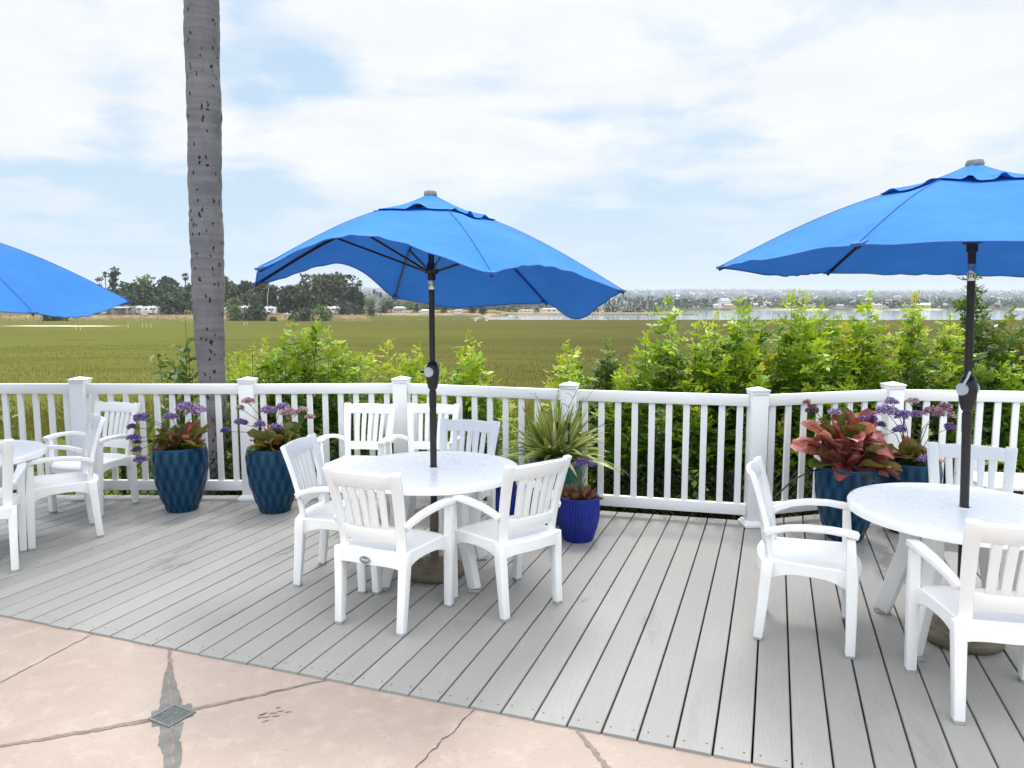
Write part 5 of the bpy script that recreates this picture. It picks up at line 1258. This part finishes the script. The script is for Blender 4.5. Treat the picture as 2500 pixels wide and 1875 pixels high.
# air
hz = bpy.data.materials.new('haze_air'); hz.use_nodes = True; nt = hz.node_tree; nt.nodes.remove(nt.nodes['Principled BSDF'])
pv = nt.nodes.new('ShaderNodeVolumePrincipled'); pv.inputs['Color'].default_value = (.84, .90, 1, 1); pv.inputs['Density'].default_value = .00021; pv.inputs['Anisotropy'].default_value = .1
nt.links.new(pv.outputs[0], nt.nodes['Material Output'].inputs['Volume']); MAT['haze_air'] = hz
tag(MB().box((0, 3900, 92), (13000, 8200, 196)).build('haze', 'haze_air', smooth=False), kind='stuff')

# ------------------------------------------------------------------ light and sky
ZEN = 2.05
SUN_EL, SUN_AZ = R(66), R(14)                                # azimuth from +Y toward +X
sd = bpy.data.lights.new('sun', 'SUN'); sd.energy = 1.5; sd.angle = R(11); sd.color = (1, .965, .91)
so = bpy.data.objects.new('sun', sd); col.objects.link(so)
sv = Vector((math.sin(SUN_AZ) * math.cos(SUN_EL), math.cos(SUN_AZ) * math.cos(SUN_EL), math.sin(SUN_EL))); so.rotation_euler = sv.to_track_quat('Z', 'Y').to_euler(); so.location = sv * 60
w = bpy.data.worlds.new('World'); sc.world = w; w.use_nodes = True; t = NT(w.node_tree); nt = w.node_tree
bg = nt.nodes['Background']
sky = t.n('ShaderNodeTexSky', sky_type='NISHITA', sun_disc=False, sun_elevation=SUN_EL, sun_rotation=SUN_AZ, air_density=1.0, dust_density=1.2, ozone_density=1.2)
g = t.n('ShaderNodeTexCoord').outputs['Generated']; sp = t.n('ShaderNodeSeparateXYZ', i={0: g})
azm = t.math('ARCTAN2', sp.outputs[0], sp.outputs[1]); elv = t.math('ARCSINE', sp.outputs[2])
hgt = t.math('MAXIMUM', t.math('ADD', sp.outputs[2], .12), .03)
cv = t.n('ShaderNodeCombineXYZ', i={0: t.math('DIVIDE', sp.outputs[0], hgt), 1: t.math('DIVIDE', sp.outputs[1], hgt)}).outputs[0]
c1 = t.noise(t.mapping(cv, (1., 1.25, 1), (3.1, 1.7, 0)), 1.15, 9., .56, .25)
ae = t.n('ShaderNodeCombineXYZ', i={0: azm, 1: t.math('MULTIPLY', elv, 1.7)}).outputs[0]
c2 = t.noise(t.mapping(ae, (1., 1., 1), (7.1, 4.7, 0)), 5.2, 8., .6, .3)
dens = t.math('ADD', c1, t.math('MULTIPLY', t.math('SUBTRACT', c2, .5), .52))
def pix(px, py): d = ray(px, py); return math.atan2(d[0], d[1]), math.asin(d[2] / math.sqrt(sum(k * k for k in d)))
for px, py, sx, sy, amp in ((600, 60, .06, .09, -.17), (800, 205, .06, .03, -.22), (310, 290, .05, .05, -.22), (190, 430, .22, .035, -.17), (520, 470, .12, .03, -.14), (670, 370, .05, .06, -.12), (1230, 230, .08, .05, -.13), (1790, 320, .11, .05, -.22), (1500, 270, .12, .03, -.15), (2350, 350, .10, .05, -.10), (1600, 480, .25, .03, -.13),
                         (60, 150, .16, .14, .14), (1000, 100, .2, .12, .16), (1600, 100, .4, .12, .18), (2300, 160, .2, .14, .18), (850, 300, .12, .07, .12), (1200, 370, .35, .055, .17), (1850, 400, .2, .05, .16), (320, 370, .22, .04, .16), (260, 505, .2, .02, .14), (1500, 482, .03, .015, .14), (60, 300, .1, .08, .12)):
    a0, e0 = pix(px, py); da = t.math('DIVIDE', t.math('SUBTRACT', azm, a0), sx); de = t.math('DIVIDE', t.math('SUBTRACT', elv, e0), sy)
    q = t.math('EXPONENT', t.math('MULTIPLY', t.math('ADD', t.math('MULTIPLY', da, da), t.math('MULTIPLY', de, de)), -1.))
    dens = t.math('ADD', dens, t.math('MULTIPLY', q, amp))
up = t.math('SMOOTH_MIN', t.math('MULTIPLY', t.math('SUBTRACT', sp.outputs[2], .36), 2.2, clamp=True), 1., .1)
dens = t.math('ADD', dens, t.math('MULTIPLY', up, .35))
cl_ = t.ramp(dens, (.45, (0, 0, 0, 1)), (.54, (.45, .45, .45, 1)), (.66, (.96, .96, .96, 1)))
fade = t.math('MULTIPLY', t.math('SUBTRACT', elv, .03), 7., clamp=True)
cf = t.math('MULTIPLY', cl_, fade)
shade = t.ramp(t.noise(t.mapping(cv, (1, 1, 1), (1, 2, 0)), 2.6, 7., .6), (.3, (4.68, 4.76, 4.84, 1)), (.7, (5.34, 5.34, 5.33, 1)))
blue = t.mix(t.math('MULTIPLY', t.math('SUBTRACT', .40, elv), 1.5, clamp=True), t.mix(.88, sky.outputs[0], (2.55, 3.58, 4.75, 1)), (3.22, 4.08, 4.42, 1))
bg.inputs[1].default_value = .14
skyc = t.mix(cf, blue, shade)
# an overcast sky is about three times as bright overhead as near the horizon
bright = t.math('MULTIPLY', t.math('MULTIPLY_ADD', up, ZEN, 1.), t.math('MULTIPLY_ADD', t.math('MULTIPLY', sp.outputs[1], -1.6, clamp=True), .40, 1.))  # sky behind the camera brightened too, an added fill for camera-facing surfaces
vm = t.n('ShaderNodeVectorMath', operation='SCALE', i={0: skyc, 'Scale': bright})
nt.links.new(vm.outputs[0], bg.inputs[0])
vs_ = sc.view_settings; vs_.view_transform = 'Standard'; vs_.look = 'None'; vs_.gamma = 1; vs_.use_curve_mapping = False; vs_.exposure = .47
sc.render.engine = 'CYCLES'; cy = sc.cycles
cy.use_denoising = True
try: cy.denoiser = 'OPENIMAGEDENOISE'
except Exception: pass
cy.max_bounces = 8; cy.transparent_max_bounces = 8; cy.volume_bounces = 0; cy.use_adaptive_sampling = True; cy.adaptive_threshold = .012
cy.caustics_reflective = False; cy.caustics_refractive = False
